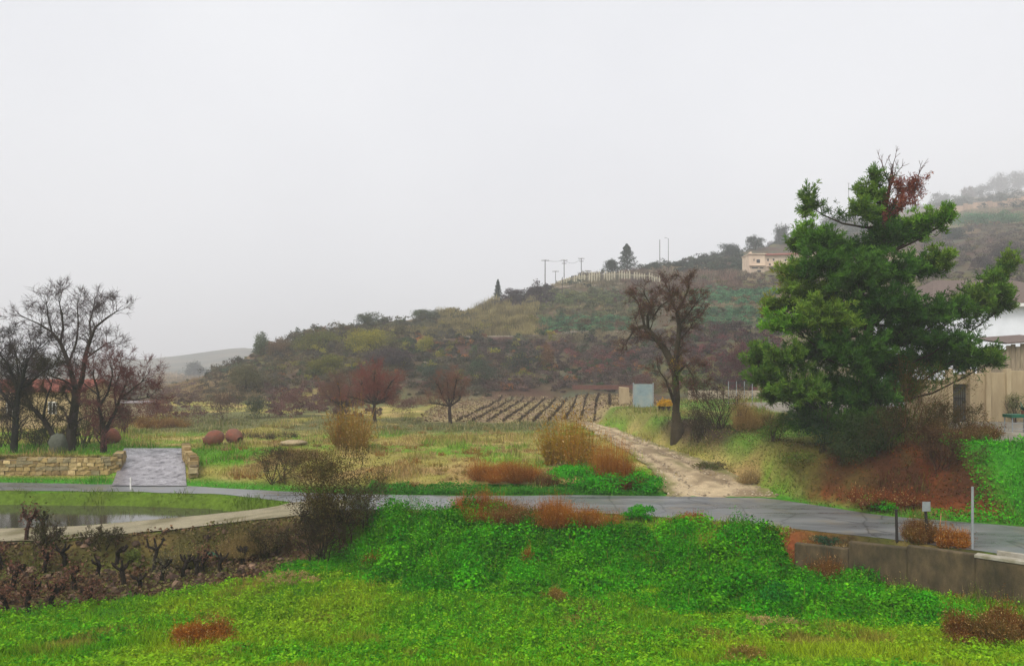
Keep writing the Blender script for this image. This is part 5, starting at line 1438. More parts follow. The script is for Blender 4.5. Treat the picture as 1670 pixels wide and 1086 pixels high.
for (u, v, w, h, pal, Y, lab, kd) in (
    (252, 712, 120, 22, [(0.28, 0.15, 0.03), (0.20, 0.10, 0.03), (0.14, 0.07, 0.04)], 66, 'band of orange reeds behind the grass beyond the driveway', 'dry'),
    (265, 712, 130, 52, REDBROWN, 72, 'long brownish red bush beyond the driveway, leftmost of the field hedge', 'leafy'),
    (345, 706, 100, 56, [(0.13, 0.075, 0.055), (0.09, 0.06, 0.05)], 74, 'grey-brown bush in the field hedge above the clay jars', 'leafy'),
    (415, 700, 54, 50, [(0.05, 0.07, 0.045), (0.07, 0.08, 0.05)], 76, 'dark grey-green bush in the field hedge', 'leafy'),
    (480, 696, 110, 56, [(0.17, 0.075, 0.065), (0.13, 0.065, 0.055)], 78, 'pinkish brown bush in the middle of the field hedge', 'leafy'),
    (545, 696, 66, 66, [(0.10, 0.055, 0.04), (0.14, 0.06, 0.04)], 78, 'dark brown bush at the right end of the field hedge', 'leafy'),
    (660, 694, 80, 40, [(0.12, 0.075, 0.055), (0.16, 0.07, 0.06)], 80, 'low brown scrub bush between the two small bare trees', 'leafy'),
    (790, 655, 90, 52, [(0.045, 0.06, 0.04), (0.06, 0.07, 0.04)], 108, 'dark green bush at the far left corner of the ploughed field', 'leafy'),
    (850, 642, 70, 66, [(0.03, 0.045, 0.035), (0.045, 0.055, 0.04)], 116, 'big dark green bush at the hill foot behind the ploughed field', 'leafy'),
    (893, 632, 30, 58, [(0.19, 0.09, 0.035), (0.13, 0.07, 0.035)], 118, 'narrow orange-brown bush right of the big dark green one', 'leafy'),
    (700, 625, 90, 44, [(0.04, 0.06, 0.045), (0.055, 0.07, 0.05)], 106, 'dark blue-green bush on the slope above the second small bare tree', 'leafy'),
    (778, 588, 26, 24, [(0.05, 0.13, 0.05), (0.08, 0.15, 0.06)], 120, 'small bright green bush on the slope', 'leafy'),
    (1192, 636, 96, 112, [(0.10, 0.028, 0.035), (0.075, 0.03, 0.035)], 84, 'dark maroon bush at the hill foot right of the gnarled tree', 'leafy'),
    (1140, 640, 64, 50, [(0.09, 0.13, 0.03), (0.06, 0.10, 0.03)], 82, 'green bush behind the gnarled tree trunk', 'leafy'),
    (1238, 640, 80, 84, PURPLE, 86, 'grey-purple bare bush left of the pine, at the hill foot', 'leafy'),
    (1050, 640, 60, 40, [(0.10, 0.04, 0.035), (0.13, 0.06, 0.05)], 98, 'red-brown bush behind the sheet gate', 'leafy')):
    bush(u, v, w, h, pal, lab, Y=Y, n=int(1400 + 0.45 * w * h), kind=kd, name='reeds' if 'reeds' in lab else 'hedge_bush', cat='reeds' if 'reeds' in lab else 'bush', stems=False)

# individually visible trees and bushes on the hill and ridge
def hill_tree(u, v, wpx, hpx, pal, label, conifer=False, ymin=90, Y=None, name='ridge_tree', n=None):
    if Y is None:
        x, y, z = hit([u], [v], ymin); loc = (float(x[0]), float(y[0]), float(z[0]))
        if loc[1] > 1215:
            Y = float(np.interp(u, [r[0] for r in RIDGE], [r[2] for r in RIDGE])) - 2; loc = spot(u, v, Y)
    else: loc = spot(u, v, Y)
    S = loc[1] / F; rx = wpx * S / 2; h = hpx * S
    zb = H + (V0 - v) * S
    if zb > loc[2]: h += zb - loc[2]
    n = n or int(900 + 1.5 * wpx * hpx)
    t = thing(name, loc, label, 'tree', 'trees and bushes on the ridge')
    if conifer:
        zz = R.uniform(0.08, 1, n) ** 0.9; th = R.uniform(0, 2 * math.pi, n)
        rr = rx * (1 - zz) ** 0.8 * (0.75 + 0.35 * np.sin(zz * 38 + th * 2)) * R.uniform(0.3, 1.05, n) ** 0.5 + 0.05 * rx
        P = np.stack([rr * np.cos(th), rr * np.sin(th), zz * h], 1)
        fo = leaves(P, np.stack([np.cos(th), np.sin(th), np.ones(n) * 0.6], 1) + 0.5 * R.normal(size=(n, 3)), 2.2 * S, pick(pal, n), 0.5)
    else:
        fo = leafy(rx, rx, h, n, 2.1 * S, pal, 16, 0.02 * h, 1.3, (0.08, 0.78))
    obj('crown', np_mesh('crown', *fo[:2], LEAF, fo[2]), t)
    MB().tube([(0, 0, -0.4), (0.02 * h, 0, h * 0.4), (0, 0, h * (0.85 if conifer else 0.5))], [0.035 * h, 0.025 * h, 0.008 * h], 7).obj('trunk', BARK, t, C=np.tile((0.05, 0.04, 0.03), (21, 1)))
    return t
DG = [(0.03, 0.05, 0.032), (0.045, 0.065, 0.04), (0.022, 0.04, 0.028)]
for a in (
    (1022, 442, 50, 44, DG, 'dark broad conifer standing out on the ridge above the stake fence', True),
    (998, 442, 36, 24, DG, 'round dark bush at the left side of the ridge conifer', False),
    (812, 490, 20, 34, DG, 'small pointed conifer on the ridge left of the poles', True),
    (840, 492, 44, 26, PURPLE, 'dark grey bush on the ridge just right of the small conifer', False),
    (872, 490, 40, 28, PURPLE, 'dark grey bush on the ridge below the leftmost pole', False),
    (428, 580, 38, 46, [(0.10, 0.13, 0.05), (0.075, 0.10, 0.05)], 'pale green rounded tree on the left shoulder of the hill', False),
    (318, 616, 44, 34, [(0.05, 0.06, 0.045), (0.06, 0.075, 0.05)], 'grey-green bush at the left foot of the hill', False),
    (600, 522, 50, 18, GREYGREEN, 'grey-green bush on the skyline above the yellow-green bushes', False),
    (690, 520, 50, 18, GREYGREEN, 'grey-green bush on the skyline, right of the first skyline bush', False),
    (600, 578, 100, 54, YELGREEN, 'large yellow-green round bush on the left slope', False),
    (520, 572, 90, 40, OLIVE, 'wide olive bush left of the large yellow-green bush', False),
    (455, 584, 60, 36, [(0.15, 0.09, 0.045), (0.12, 0.08, 0.04)], 'brown-orange bush on the left slope beside the pale green tree', False),
    (690, 578, 40, 34, YELGREEN, 'small yellow-green bush right of the large one', False),
    (540, 614, 90, 38, OLIVE, 'olive-brown bush in the lower row of the left slope', False),
    (400, 640, 80, 54, [(0.10, 0.10, 0.055), (0.13, 0.11, 0.05)], 'grey-olive bush at the lower left slope', False),
    (640, 600, 100, 36, PURPLE, 'dark purple-brown thicket below the yellow-green bushes', False),
    (1190, 418, 44, 24, DG, 'misty grey bush on the ridge left of the cream house', False),
    (1232, 408, 36, 26, DG, 'misty grey tree on the ridge right above the cream house', False),
    (1275, 398, 40, 34, DG, 'tall misty grey tree on the ridge behind the cream house', False),
    (1365, 378, 56, 30, DG, 'misty dark tree on the ridge behind the pine', False)):
    hill_tree(*a)
for a in ((1533, 336, 32, 24, DG, 'round misty tree above the terrace, left one at the foggy top', False, 90, 815),
          (1578, 334, 22, 24, [(0.09, 0.07, 0.05)] , 'misty brown square-topped tree beside the foggy terrace', False, 90, 850),
          (1628, 322, 40, 40, DG, 'large pale tree fading into fog, at the top right', False, 90, 1000),
          (1660, 318, 50, 40, DG, 'large pale tree at the right edge fading into fog', False, 90, 1010),
          (1600, 322, 36, 22, DG, 'low misty bush between the square-topped tree and the large foggy trees', False, 90, 940)):
    hill_tree(*a, name='misty_tree')
# green hedge and dark shrubs on the right slope
for (u, v, w, h, pal, lab) in ((1590, 372, 90, 26, BLUEGREEN, 'blue-green hedge below the foggy terrace, right of the pine top'), (1645, 366, 60, 24, BLUEGREEN, 'blue-green hedge at the right edge below the foggy terrace'),
                               (1640, 424, 70, 36, PURPLE, 'dark purple-brown shrub on the right slope'), (1600, 440, 40, 26, PURPLE, 'small dark grey shrub on the right slope, left of the purple-brown one'),
                               (1555, 392, 50, 22, DG, 'dark misty bush beside the upper right of the pine')):
    hill_tree(u, v, w, h, pal, lab, name='slope_bush')

# ------------------------------------------------------------------ vineyard plot, left
def vine(u, v, hpx, label, seed, Y=None, c=(0.022, 0.016, 0.012), leafc=None):
    random.seed(seed)
    loc = spot(u, v, Y); S = loc[1] / F; h = hpx * S
    t = thing('vine_stump', loc, label, 'vine', 'old pruned vine stumps in the brown plot')
    a = Vector((0, 0, -0.1)); b = Vector((random.uniform(-.06, .06), random.uniform(-.06, .06), h * 0.35)); d = b + Vector((random.uniform(-.1, .1), random.uniform(-.1, .1), h * 0.25))
    r = 0.055 + 0.02 * random.random()
    segs = [poly_segs([a, b, d], [r * 1.25, r, r * 1.1])]
    for k in range(random.randint(3, 5)):
        an = random.uniform(0, 6.283); sp = random.uniform(0.12, 0.28)
        e = d + Vector((math.cos(an) * sp, math.sin(an) * sp * 0.7, h * random.uniform(0.1, 0.25))); g = e + Vector((math.cos(an) * 0.06, 0, h * random.uniform(0.1, 0.22)))
        segs.append(poly_segs([d, e, g], [r * 0.75, r * 0.6, r * 0.4]))
    v1 = frusta(np.concatenate(segs), 7, c, 0.25); obj('trunk', np_mesh('trunk', *v1[:2], BARK, v1[2]), t)
    if leafc is not None:
        n = 260
        P = np.array(d) + R.normal(size=(n, 3)) * np.array([0.17, 0.17, 0.14 * h + 0.06]) + np.array([0, 0, h * 0.15])
        lv = leaves(P, R.normal(size=(n, 3)), 0.07, pick(leafc, n), 0.8); obj('leaves', np_mesh('leaves', *lv[:2], DRY, lv[2]), t)
    return t
VL = [(0.12, 0.05, 0.035), (0.16, 0.08, 0.05), (0.07, 0.035, 0.025)]
vines = [(47, 1000, 52, 'thick blackish vine stump at the meadow border, leftmost of the front row', VL), (84, 990, 40, 'stout vine stump in the front row, second from the left edge', VL),
    (203, 957, 42, 'dark vine stump left of the tall forked stump', None), (250, 935, 62, 'tall forked vine stump standing alone in the middle of the brown plot', None),
    (262, 948, 36, 'low leafy vine stump right beside the tall forked one', [(0.10, 0.09, 0.05), (0.06, 0.05, 0.03)]), (297, 941, 36, 'vine stump with straw on top, right of the forked stump', None),
    (320, 938, 34, 'vine stump in the right-hand group, second of four', None), (331, 932, 34, 'vine stump in the right-hand group, third of four', VL), (360, 932, 34, 'rightmost vine stump, nearest the green bank', None),
    (230, 960, 24, 'tiny dark vine stump in front of the forked one', None), (158, 942, 34, 'dark vine stump under the pale tussock', None), (72, 936, 36, 'dark vine stump in the back of the plot, left', VL),
    (22, 964, 44, 'dark vine stump at the left edge of the photo', VL), (122, 962, 40, 'reddish leafy vine stump left of centre in the plot', VL), (150, 985, 30, 'low leafy vine stump near the meadow border', VL),
    (105, 920, 34, 'vine stump in the back row under the track bank, left', None), (190, 925, 30, 'vine stump in the back row under the track bank, right', None),
    (12, 995, 36, 'reddish vine stump in the bottom left corner of the plot', VL), (0, 930, 40, 'vine stump in the back row cut by the left photo edge', VL), (395, 918, 28, 'small vine stump under the roadside shrub', None)]
for i, (u, v, h, lab, lc) in enumerate(vines):
    vine(u, v, h, lab, 100 + i, None, leafc=lc)
vine(42, 886, 56, 'tall reddish dead vine on the track verge in front of the puddle', 151, 27.9, c=(0.05, 0.025, 0.018), leafc=VL)
vine(68, 878, 46, 'second dead vine on the track verge, right of the reddish one', 152, 28.2, c=(0.035, 0.025, 0.018), leafc=[(0.07, 0.07, 0.025)])
bush(222, 925, 46, 30, [(0.14, 0.17, 0.03), (0.10, 0.13, 0.03)], 'light green round weed bush behind the tall forked vine stump', Y=27.2, n=1100, size=0.05, name='green_weeds', cat='weeds', stems=False)
bush(400, 890, 110, 36, [(0.28, 0.20, 0.08), (0.20, 0.16, 0.05), (0.16, 0.10, 0.045)], 'straw-coloured grass on the bank below the farm track, right', Y=28.4, kind='dry', n=2600, name='grass_clump', cat='grass')
bush(300, 915, 110, 34, [(0.22, 0.17, 0.07), (0.13, 0.10, 0.04), (0.10, 0.12, 0.03)], 'dry mixed grass on the track bank above the vine stumps', Y=27.6, kind='dry', n=2200, name='grass_clump', cat='grass')
# crumpled green plastic sheet
x, y, z = spot(345, 888, 27.9)
n = 9; V = [((i / n - 0.5) * 0.55, (j / n - 0.5) * 0.3, 0.12 + 0.16 * math.sin(3 * i / n) * math.sin(2.5 * j / n + 0.5) + random.uniform(-.03, .03)) for i in range(n + 1) for j in range(n + 1)]
fc = np.array([[i * (n + 1) + j, (i + 1) * (n + 1) + j, (i + 1) * (n + 1) + j + 1, i * (n + 1) + j + 1] for i in range(n) for j in range(n)])
tag(obj('plastic_sheet', np_mesh('plastic_sheet', V, fc, GREENP), None, (x, y, z)), 'crumpled dark green plastic sheet on the track bank', 'litter')
# clods and fallen leaves covering the plot
def litter():
    n = 26000
    X = R.uniform(-24, -5.5, n); Yy = R.uniform(18, 31, n)
    k = (plot_mask(X, Yy) > 0.5) & (Yy < edge_near(X) + 0.1)
    X, Yy = X[k], Yy[k]
    P = np.stack([X, Yy, gz(X, Yy) + 0.02 + 0.22 * R.uniform(0, 1, len(X)) * ss(0.5, 0.75, fbm(X, Yy, 1.3, 3))], 1)
    nn = ss(0.4, 0.6, fbm(X + 4, Yy, 0.5, 3))[:, None]
    C = pick([(0.075, 0.034, 0.018), (0.13, 0.07, 0.036), (0.028, 0.017, 0.010), (0.19, 0.115, 0.065)], len(X)) * (1 - nn) + pick([(0.06, 0.04, 0.02), (0.12, 0.13, 0.03), (0.19, 0.15, 0.07)], len(X)) * nn
    N = R.normal(size=(len(X), 3)); N[:, 2] += 1.0
    v = leaves(P, N, 0.11, C, 0.8)
    tag(obj('leaf_litter', np_mesh('leaf_litter', *v[:2], DRY, v[2])), 'brown fallen leaves and clods covering the vineyard plot', None, None, 'stuff')
litter()
def clods():
    V = []; Fc = []; C = []
    rs = np.random.default_rng(9)
    X = rs.uniform(-22, -7, 420); Yy = rs.uniform(20, 29, 420)
    k = plot_mask(X, Yy) > 0.8; X, Yy = X[k], Yy[k]
    base = np.array([(1, 0, 0), (0, 1, 0), (-1, 0, 0), (0, -1, 0), (0.5, 0.5, .75), (-0.5, 0.5, .8), (-0.5, -0.5, .7), (0.5, -0.5, .75)], float)
    q = np.array([[0, 1, 5, 4], [1, 2, 5, 5], [2, 3, 6, 6], [3, 0, 7, 7], [4, 5, 6, 7], [0, 4, 7, 7], [5, 2, 6, 6]])
    q = np.array([[4, 5, 6, 7], [0, 1, 5, 4], [1, 2, 6, 5], [2, 3, 7, 6], [3, 0, 4, 7]])
    for i in range(len(X)):
        s = rs.uniform(0.05, 0.2); v = base * s * rs.uniform(0.7, 1.3, (8, 3)) + np.array([X[i], Yy[i], float(gz(X[i], Yy[i])) - 0.02])
        Fc.append(q + len(V) * 8); V.append(v); C.append(np.tile(np.array([(0.13, 0.08, 0.055), (0.20, 0.13, 0.085), (0.07, 0.045, 0.03)][i % 3]) * rs.uniform(0.7, 1.2), (8, 1)))
    tag(obj('soil_clods', np_mesh('soil_clods', np.concatenate(V), np.concatenate(Fc), STONE, np.concatenate(C))), 'brown clods of earth between the vine stumps', None, None, 'stuff')
clods()

# ------------------------------------------------------------------ meadow, weeds and field grass
def wall_line(X): return edge_near(X) - 1.42
def meadow():
    n = 150000
    Y = R.uniform(13.5, 31.5, n) ; Y = 13.5 + (Y - 13.5) * R.uniform(0.55, 1.0, n)
    X = R.uniform(-0.80, 0.85, n) * Y
    en = edge_near(X)
    k = (plot_mask(X, Y) < 0.5) & (Y < np.where(X > 9.3, wall_line(X), en - 0.15)) & (X < 24)
    X, Y = X[k], Y[k]; n = len(X)
    dens = fbm(X, Y, 1.1, 3)
    hgt = 0.05 + 0.22 * ss(0.42, 0.7, dens)
    P = np.stack([X, Y, gz(X, Y) + 0.01 + hgt * R.uniform(0, 1, n)], 1)
    n2 = fbm(X + 50, Y + 20, 0.16, 4)[:, None]; n1 = fbm(X, Y, 0.45, 4)[:, None]
    C = gcol(X, Y) * 0.45 + 0.55 * pick(MEADOW, n)
    C = C * (1 - 0.6 * ss(0.5, 0.68, n2)) + np.array([0.32, 0.40, 0.012]) * 0.6 * ss(0.5, 0.68, n2)
    C = C * (1 - 0.75 * ss(0.52, 0.68, n1)) + np.array([0.07, 0.28, 0.006]) * 0.75 * ss(0.52, 0.68, n1)
    dry = ss(0.62, 0.74, fbm(X - 70, Y + 5, 0.5, 3))[:, None] * 0.6
    C = C * (1 - dry) + np.array([0.24, 0.16, 0.04]) * dry
    b = blades(np.stack([X, Y, gz(X, Y) - 0.01], 1), R.uniform(0.04, 0.13, n) + 0.5 * hgt, 0.02, R.normal(size=(n, 2)) * 0.09, C, 0.5)
    parts = [b]
    # low herb rosettes standing in the grass
    m = 12500
    Yh = 13.5 + (R.uniform(13.5, 31.5, m) - 13.5) * R.uniform(0.5, 1.0, m); Xh = R.uniform(-0.80, 0.85, m) * Yh
    k = (plot_mask(Xh, Yh) < 0.4) & (Yh < np.where(Xh > 9.3, wall_line(Xh) - 0.2, edge_near(Xh) - 0.4)) & (fbm(Xh, Yh, 0.5, 3) > 0.36)
    Xh, Yh = Xh[k], Yh[k]; m = len(Xh)
    r = R.uniform(0.08, 0.26, m); hh = R.uniform(0.06, 0.30, m)
    K = 26
    d = R.normal(size=(m, K, 3)); d[:, :, 2] = np.abs(d[:, :, 2]); d /= np.linalg.norm(d, axis=2, keepdims=True)
    q = R.uniform(0.4, 1.05, (m, K, 1))
    P = np.stack([np.repeat(Xh[:, None], K, 1), np.repeat(Yh[:, None], K, 1), np.zeros((m, K))], 2) + d * q * np.stack([r, r, hh], 1)[:, None, :]
    P = P.reshape(-1, 3); P[:, 2] += gz(P[:, 0], P[:, 1]) + 0.03
    N = d.reshape(-1, 3) * 0.7 + 0.5 * R.normal(size=(m * K, 3)); N[:, 2] += 0.6
    n2 = fbm(Xh + 50, Yh + 20, 0.16, 4)[:, None]
    hc = pick([(0.09, 0.34, 0.006), (0.15, 0.40, 0.008), (0.05, 0.25, 0.006), (0.19, 0.41, 0.010)], m)
    hc = hc * (1 - 0.5 * ss(0.5, 0.7, n2)) + np.array([0.30, 0.40, 0.012]) * 0.5 * ss(0.5, 0.7, n2)
    hc = np.repeat(hc * R.uniform(0.65, 1.08, (m, 1)), K, 0)
    parts.append(leaves(P, N, 0.07, hc, 0.65, 0.3))
    V, Fc, Cc = join(parts)
    tag(obj('meadow_grass', np_mesh('meadow_grass', V, Fc, LEAF, Cc)), 'bright green meadow grass and low herbs in the foreground', None, None, 'stuff')
meadow()
def weed_mound():
    parts = []
    # plant crowns as overlapping leafy domes on the embankment
    cand = []
    rs = np.random.default_rng(21)
    tries = 0
    while len(cand) < 380 and tries < 9000:
        tries += 1
        u = rs.uniform(470, 1600); Yc = rs.uniform(19.5, 30.5)
        x = (u - 835) / F * Yc
        en = float(edge_near(x))
        far_lim = interp(u, [(470, 27.2), (560, 28.2), (640, 29.6), (820, 29.6), (900, 28.6), (1000, 28.3), (1100, 28.4), (1230, 27.0), (1300, 25.6), (1420, 24.6), (1520, 22.6), (1600, 20.6)])
        near_lim = interp(u, [(470, 26.2), (560, 25.8), (640, 24.4), (850, 23.6), (1100, 22.3), (1250, 21.0), (1400, 20.6), (1520, 20.2), (1600, 20.0)])
        if x > 9.2: far_lim = min(far_lim, en - 1.4)
        if not (near_lim < Yc < min(far_lim, en - 0.35)): continue
        edge = min(1.0, (Yc - near_lim) / 1.6)
        hm = interp(u, [(470, 0.22), (560, 0.40), (640, 0.82), (720, 0.95), (800, 0.75), (880, 0.5), (1000, 0.45), (1120, 0.62), (1220, 0.8), (1270, 0.7), (1330, 0.5), (1420, 0.5), (1520, 0.42), (1600, 0.3)])
        hh = hm * (0.35 + 0.65 * edge) * rs.uniform(0.45, 1.3)
        cand.append((x, Yc, hh))
    cols = [(0.032, 0.25, 0.004), (0.06, 0.33, 0.005), (0.12, 0.38, 0.006), (0.02, 0.16, 0.004)]
    for (x, y, hh) in cand:
        r = rs.uniform(0.34, 0.72)
        n = int(360 * (r / 0.45) ** 2 * (0.6 + 0.7 * hh))
        d = R.normal(size=(n, 3)); d[:, 2] = np.abs(d[:, 2]); d /= np.linalg.norm(d, axis=1, keepdims=True)
        q = R.uniform(0.3, 1.05, n) ** 0.4 * (1 + 0.12 * R.normal(size=n))
        P = np.stack([x + d[:, 0] * r * q, y + d[:, 1] * r * q, d[:, 2] * hh * q], 1)
        P[:, 2] += gz(P[:, 0], P[:, 1]) + 0.02
        N = d * 0.8 + 0.55 * R.normal(size=(n, 3)); N[:, 2] += 0.6
        base = np.array(cols[rs.integers(0, 4)])
        C = (0.5 * base + 0.5 * pick(cols, n)) * rs.uniform(0.55, 1.2)
        nb = n // 7
        parts.append(leaves(P[nb:], N[nb:], rs.choice([0.06, 0.075, 0.1]), C[nb:], 0.75, 0.35))
        gx = P[:nb].copy(); gx[:, 2] -= 0.12
        gcl = np.where(R.random((nb, 1)) < 0.08, np.array([0.26, 0.22, 0.05]), C[:nb])
        parts.append(blades(gx, R.uniform(0.15, 0.34, nb), 0.016, R.normal(size=(nb, 2)) * 0.1, gcl, 0.3))
    V, Fc, C = join(parts)
    tag(obj('green_weeds_mound', np_mesh('green_weeds_mound', V, Fc, LEAF, C)), 'dense mound of bright green leafy weeds on the road embankment', None, None, 'stuff')
weed_mound()
bush(1262, 985, 76, 52, [(0.012, 0.12, 0.012), (0.02, 0.17, 0.016), (0.03, 0.22, 0.02)], 'dark green leafy clump in front of the retaining wall end', Y=22.2, n=2600, size=0.075, name='green_weeds', cat='weeds', stems=False)
bush(1512, 985, 50, 44, WEED, 'green leafy sprig against the retaining wall', Y=22.0, n=900, size=0.075, name='green_weeds', cat='weeds', stems=False)
def field_grass():
    n = 270000
    Y = np.exp(R.uniform(math.log(25), math.log(80), n)); X = R.uniform(-0.74, 0.72, n) * Y
    rf = road_far(X); rn = road_near(X); en = edge_near(X)
    ok = (Y > rf - 0.15 + 0.2 * R.random(n) ** 0.4) | ((Y > np.where(X < -6.5, interp(X, TRACK_FAR) + 0.05, 999)) & (Y < rn + 0.12 - 0.2 * R.random(n) ** 0.4)) | ((Y > en - 1.4) & (Y < en + 0.12 - 0.2 * R.random(n) ** 0.4) & (X < 9.4)) | ((Y > en - 0.75) & (Y < en - 0.12) & (X >= 9.4))
    dl, dr = interp(Y, DIRT_L), interp(Y, DIRT_R)
    ok &= ~((Y > 34) & (Y < 74) & (X > dl + 0.1 + 0.3 * R.normal(size=n)) & (X < dr - 0.1 + 0.3 * R.normal(size=n)))
    drc = -17.35 - 0.42 * (Y - 38.5)
    ok &= ~((np.abs(X - drc) < 1.85) & (Y > 37) & (Y < 47.5))
    ok &= ~((X > 17.8) & (Y > rf + 5.7) & (Y < 70))
    ok &= ~((X < -11.0) & (Y > interp(X, TRACK_FAR) + 0.4) & (Y < road_near(X) - 0.7) & (R.random(n) < 0.93 - 0.4 * ss(-15, -10, X)))
    ok &= ~((Y > 71) & (X > -8) & (X < 15.5))
    ok &= (Y < 78)
    X, Y = X[ok], Y[ok]; n = len(X)
    C = gcol(X, Y)
    C = C * 1.12 * (0.5 + 0.95 * R.random((n, 1)))
    g = R.random((n, 1)) < 0.25
    C = np.where(g, 0.5 * C + 0.5 * np.array([0.12, 0.17, 0.03]), C)
    s = R.random((n, 1)) < 0.12
    C = np.where(s & (Y[:, None] > 36), np.array([0.36, 0.27, 0.12]), C)
    tall = ss(0.5, 0.72, fbm(X, Y, 0.6, 3))
    L = (0.07 + 0.26 * tall) * R.uniform(0.4, 1.5, n); L = np.where(Y < 36, L * 0.75, L)
    W = 0.0011 * Y * 0.75
    v = blades(np.stack([X, Y, gz(X, Y) - 0.02], 1), L, W, R.normal(size=(n, 2)) * 0.09, C, 0.25, 0.35)
    tag(obj('field_grass', np_mesh('field_grass', *v[:2], DRY, v[2])), 'mixed straw and green grass on the field and verges', None, None, 'stuff')
field_grass()
def slope_weeds():
    # bright weeds on the bank at the right and on the field bank
    n = 42000
    X = R.uniform(15.0, 27, n); Y = R.uniform(22, 37, n); rf = road_far(X)
    k = (Y > rf + 0.15) & (Y < rf + 5.6) & (X + 0.8 * fbm(X, Y, 0.45, 4) > 18.0 - 2.2 * ss(rf + 2.2, rf + 0.4, Y))
    X, Y = X[k], Y[k]; n = len(X)
    lump = ss(0.35, 0.7, fbm(X, Y, 1.6, 3))
    P = np.stack([X, Y, gz(X, Y) + 0.02 + (0.06 + 0.30 * lump) * R.uniform(0, 1, n)], 1)
    N = R.normal(size=(n, 3)) * 0.6; N[:, 2] += 0.9; N[:, 1] -= 0.4
    v = leaves(P, N, 0.085, pick([(0.045, 0.29, 0.007), (0.08, 0.36, 0.009), (0.025, 0.20, 0.006)], n), 0.75, 0.3)
    tag(obj('bank_weeds', np_mesh('bank_weeds', *v[:2], LEAF, v[2])), 'bright green weeds covering the steep bank at the right', None, None, 'stuff')
slope_weeds()
def verge_weeds():
    n = 26000
    X = R.uniform(-6.5, 6.4, n); rf = road_far(X); Y = rf + 0.12 + R.uniform(0, 1, n) ** 1.4 * 2.2
    P = np.stack([X, Y, gz(X, Y) + 0.02 + 0.22 * R.uniform(0, 1, n) * ss(0.3, 0.65, fbm(X, Y, 1.4, 3))], 1)
    N = R.normal(size=(n, 3)) * 0.7; N[:, 2] += 0.9
    v = leaves(P, N, 0.09, pick([(0.035, 0.19, 0.012), (0.06, 0.22, 0.015), (0.03, 0.13, 0.012)], n), 0.5, 0.3)
    tag(obj('verge_weeds', np_mesh('verge_weeds', *v[:2], LEAF, v[2])), 'green weeds along the far edge of the road', None, None, 'stuff')
verge_weeds()

def tussocks():
    parts = []; rs = np.random.default_rng(5); n = 0
    while n < 230:
        y = math.exp(rs.uniform(math.log(36.5), math.log(70))); x = rs.uniform(-0.36, 0.17) * y
        if y < float(road_far(x)) + 1.8 or x > float(interp(y, DIRT_L)) - 0.4 or float(fbm(x, y, 0.25, 3)) < 0.47: continue
        n += 1
        pal = [STRAW, [(0.24, 0.17, 0.04), (0.19, 0.15, 0.04)], [(0.30, 0.15, 0.03), (0.22, 0.11, 0.03)], STRAW][rs.integers(0, 4)]
        v, f, c = stalky(rs.uniform(0.25, 0.7), rs.uniform(0.25, 0.6), rs.uniform(0.2, 0.5), 60, pal, 0.022, 0.09, 2)
        parts.append((v + np.array([x, y, float(gz(x, y)) - 0.02]), f, c))
    V, Fc, C = join(parts)
    tag(obj('field_tussocks', np_mesh('field_tussocks', V, Fc, DRY, C)), 'straw and golden grass tussocks scattered over the field', None, None, 'stuff')
    parts = []
    # weeds hanging over the retaining wall and along the road edges
    for k in range(170):
        if k >= 120: x = rs.uniform(9.8, 17); y = float(edge_near(x)) - rs.uniform(1.5, 1.75); hh = rs.uniform(0.18, 0.6)
        elif k < 50: x = rs.uniform(9.6, 16.5); y = float(edge_near(x)) - rs.uniform(0.5, 1.15); hh = rs.uniform(0.12, 0.3)
        else: x = rs.uniform(-5, 9.5); y = float(edge_near(x)) - rs.uniform(-0.05, 0.7); hh = rs.uniform(0.1, 0.28)
        pal = [STRAW, [(0.14, 0.17, 0.02), (0.20, 0.20, 0.03)], RUST, [(0.10, 0.20, 0.02), (0.16, 0.20, 0.03)]][rs.integers(0, 4)]
        v, f, c = stalky(rs.uniform(0.15, 0.4), rs.uniform(0.12, 0.3), hh, 50, pal, 0.012, 0.05, 3)
        parts.append((v + np.array([x, y, float(gz(x, y)) - 0.02]), f, c))
    V, Fc, C = join(parts)
    tag(obj('verge_tufts', np_mesh('verge_tufts', V, Fc, DRY, C)), 'ragged grass tufts along the near road edge and over the wall', None, None, 'stuff')
    # loose stones on the dirt track
    V = []; Fc = []; C = []
    base = np.array([(1, 0, 0), (0, 1, 0), (-1, 0, 0), (0, -1, 0), (0.5, 0.5, .7), (-0.5, 0.5, .8), (-0.5, -0.5, .7), (0.5, -0.5, .75)], float)
    q = np.array([[4, 5, 6, 7], [0, 1, 5, 4], [1, 2, 6, 5], [2, 3, 7, 6], [3, 0, 4, 7]])
    for k in range(1500):
        y = math.exp(rs.uniform(math.log(34.3), math.log(60))); l, r = float(interp(y, DIRT_L)), float(interp(y, DIRT_R))
        t = rs.beta(0.6, 0.6); x = l + (r - l) * t; sz = rs.uniform(0.02, 0.075)
        V.append(base * sz * rs.uniform(0.6, 1.3, (8, 3)) + np.array([x, y, float(gz(x, y)) + 0.05])); Fc.append(q + 8 * k)
        C.append(np.tile(np.array([(0.45, 0.37, 0.26), (0.34, 0.27, 0.18), (0.24, 0.18, 0.12)][k % 3]) * rs.uniform(0.8, 1.2), (8, 1)))
    tag(obj('track_stones', np_mesh('track_stones', np.concatenate(V), np.concatenate(Fc), STONE, np.concatenate(C))), 'loose stones strewn over the dirt track', None, None, 'stuff')
tussocks()
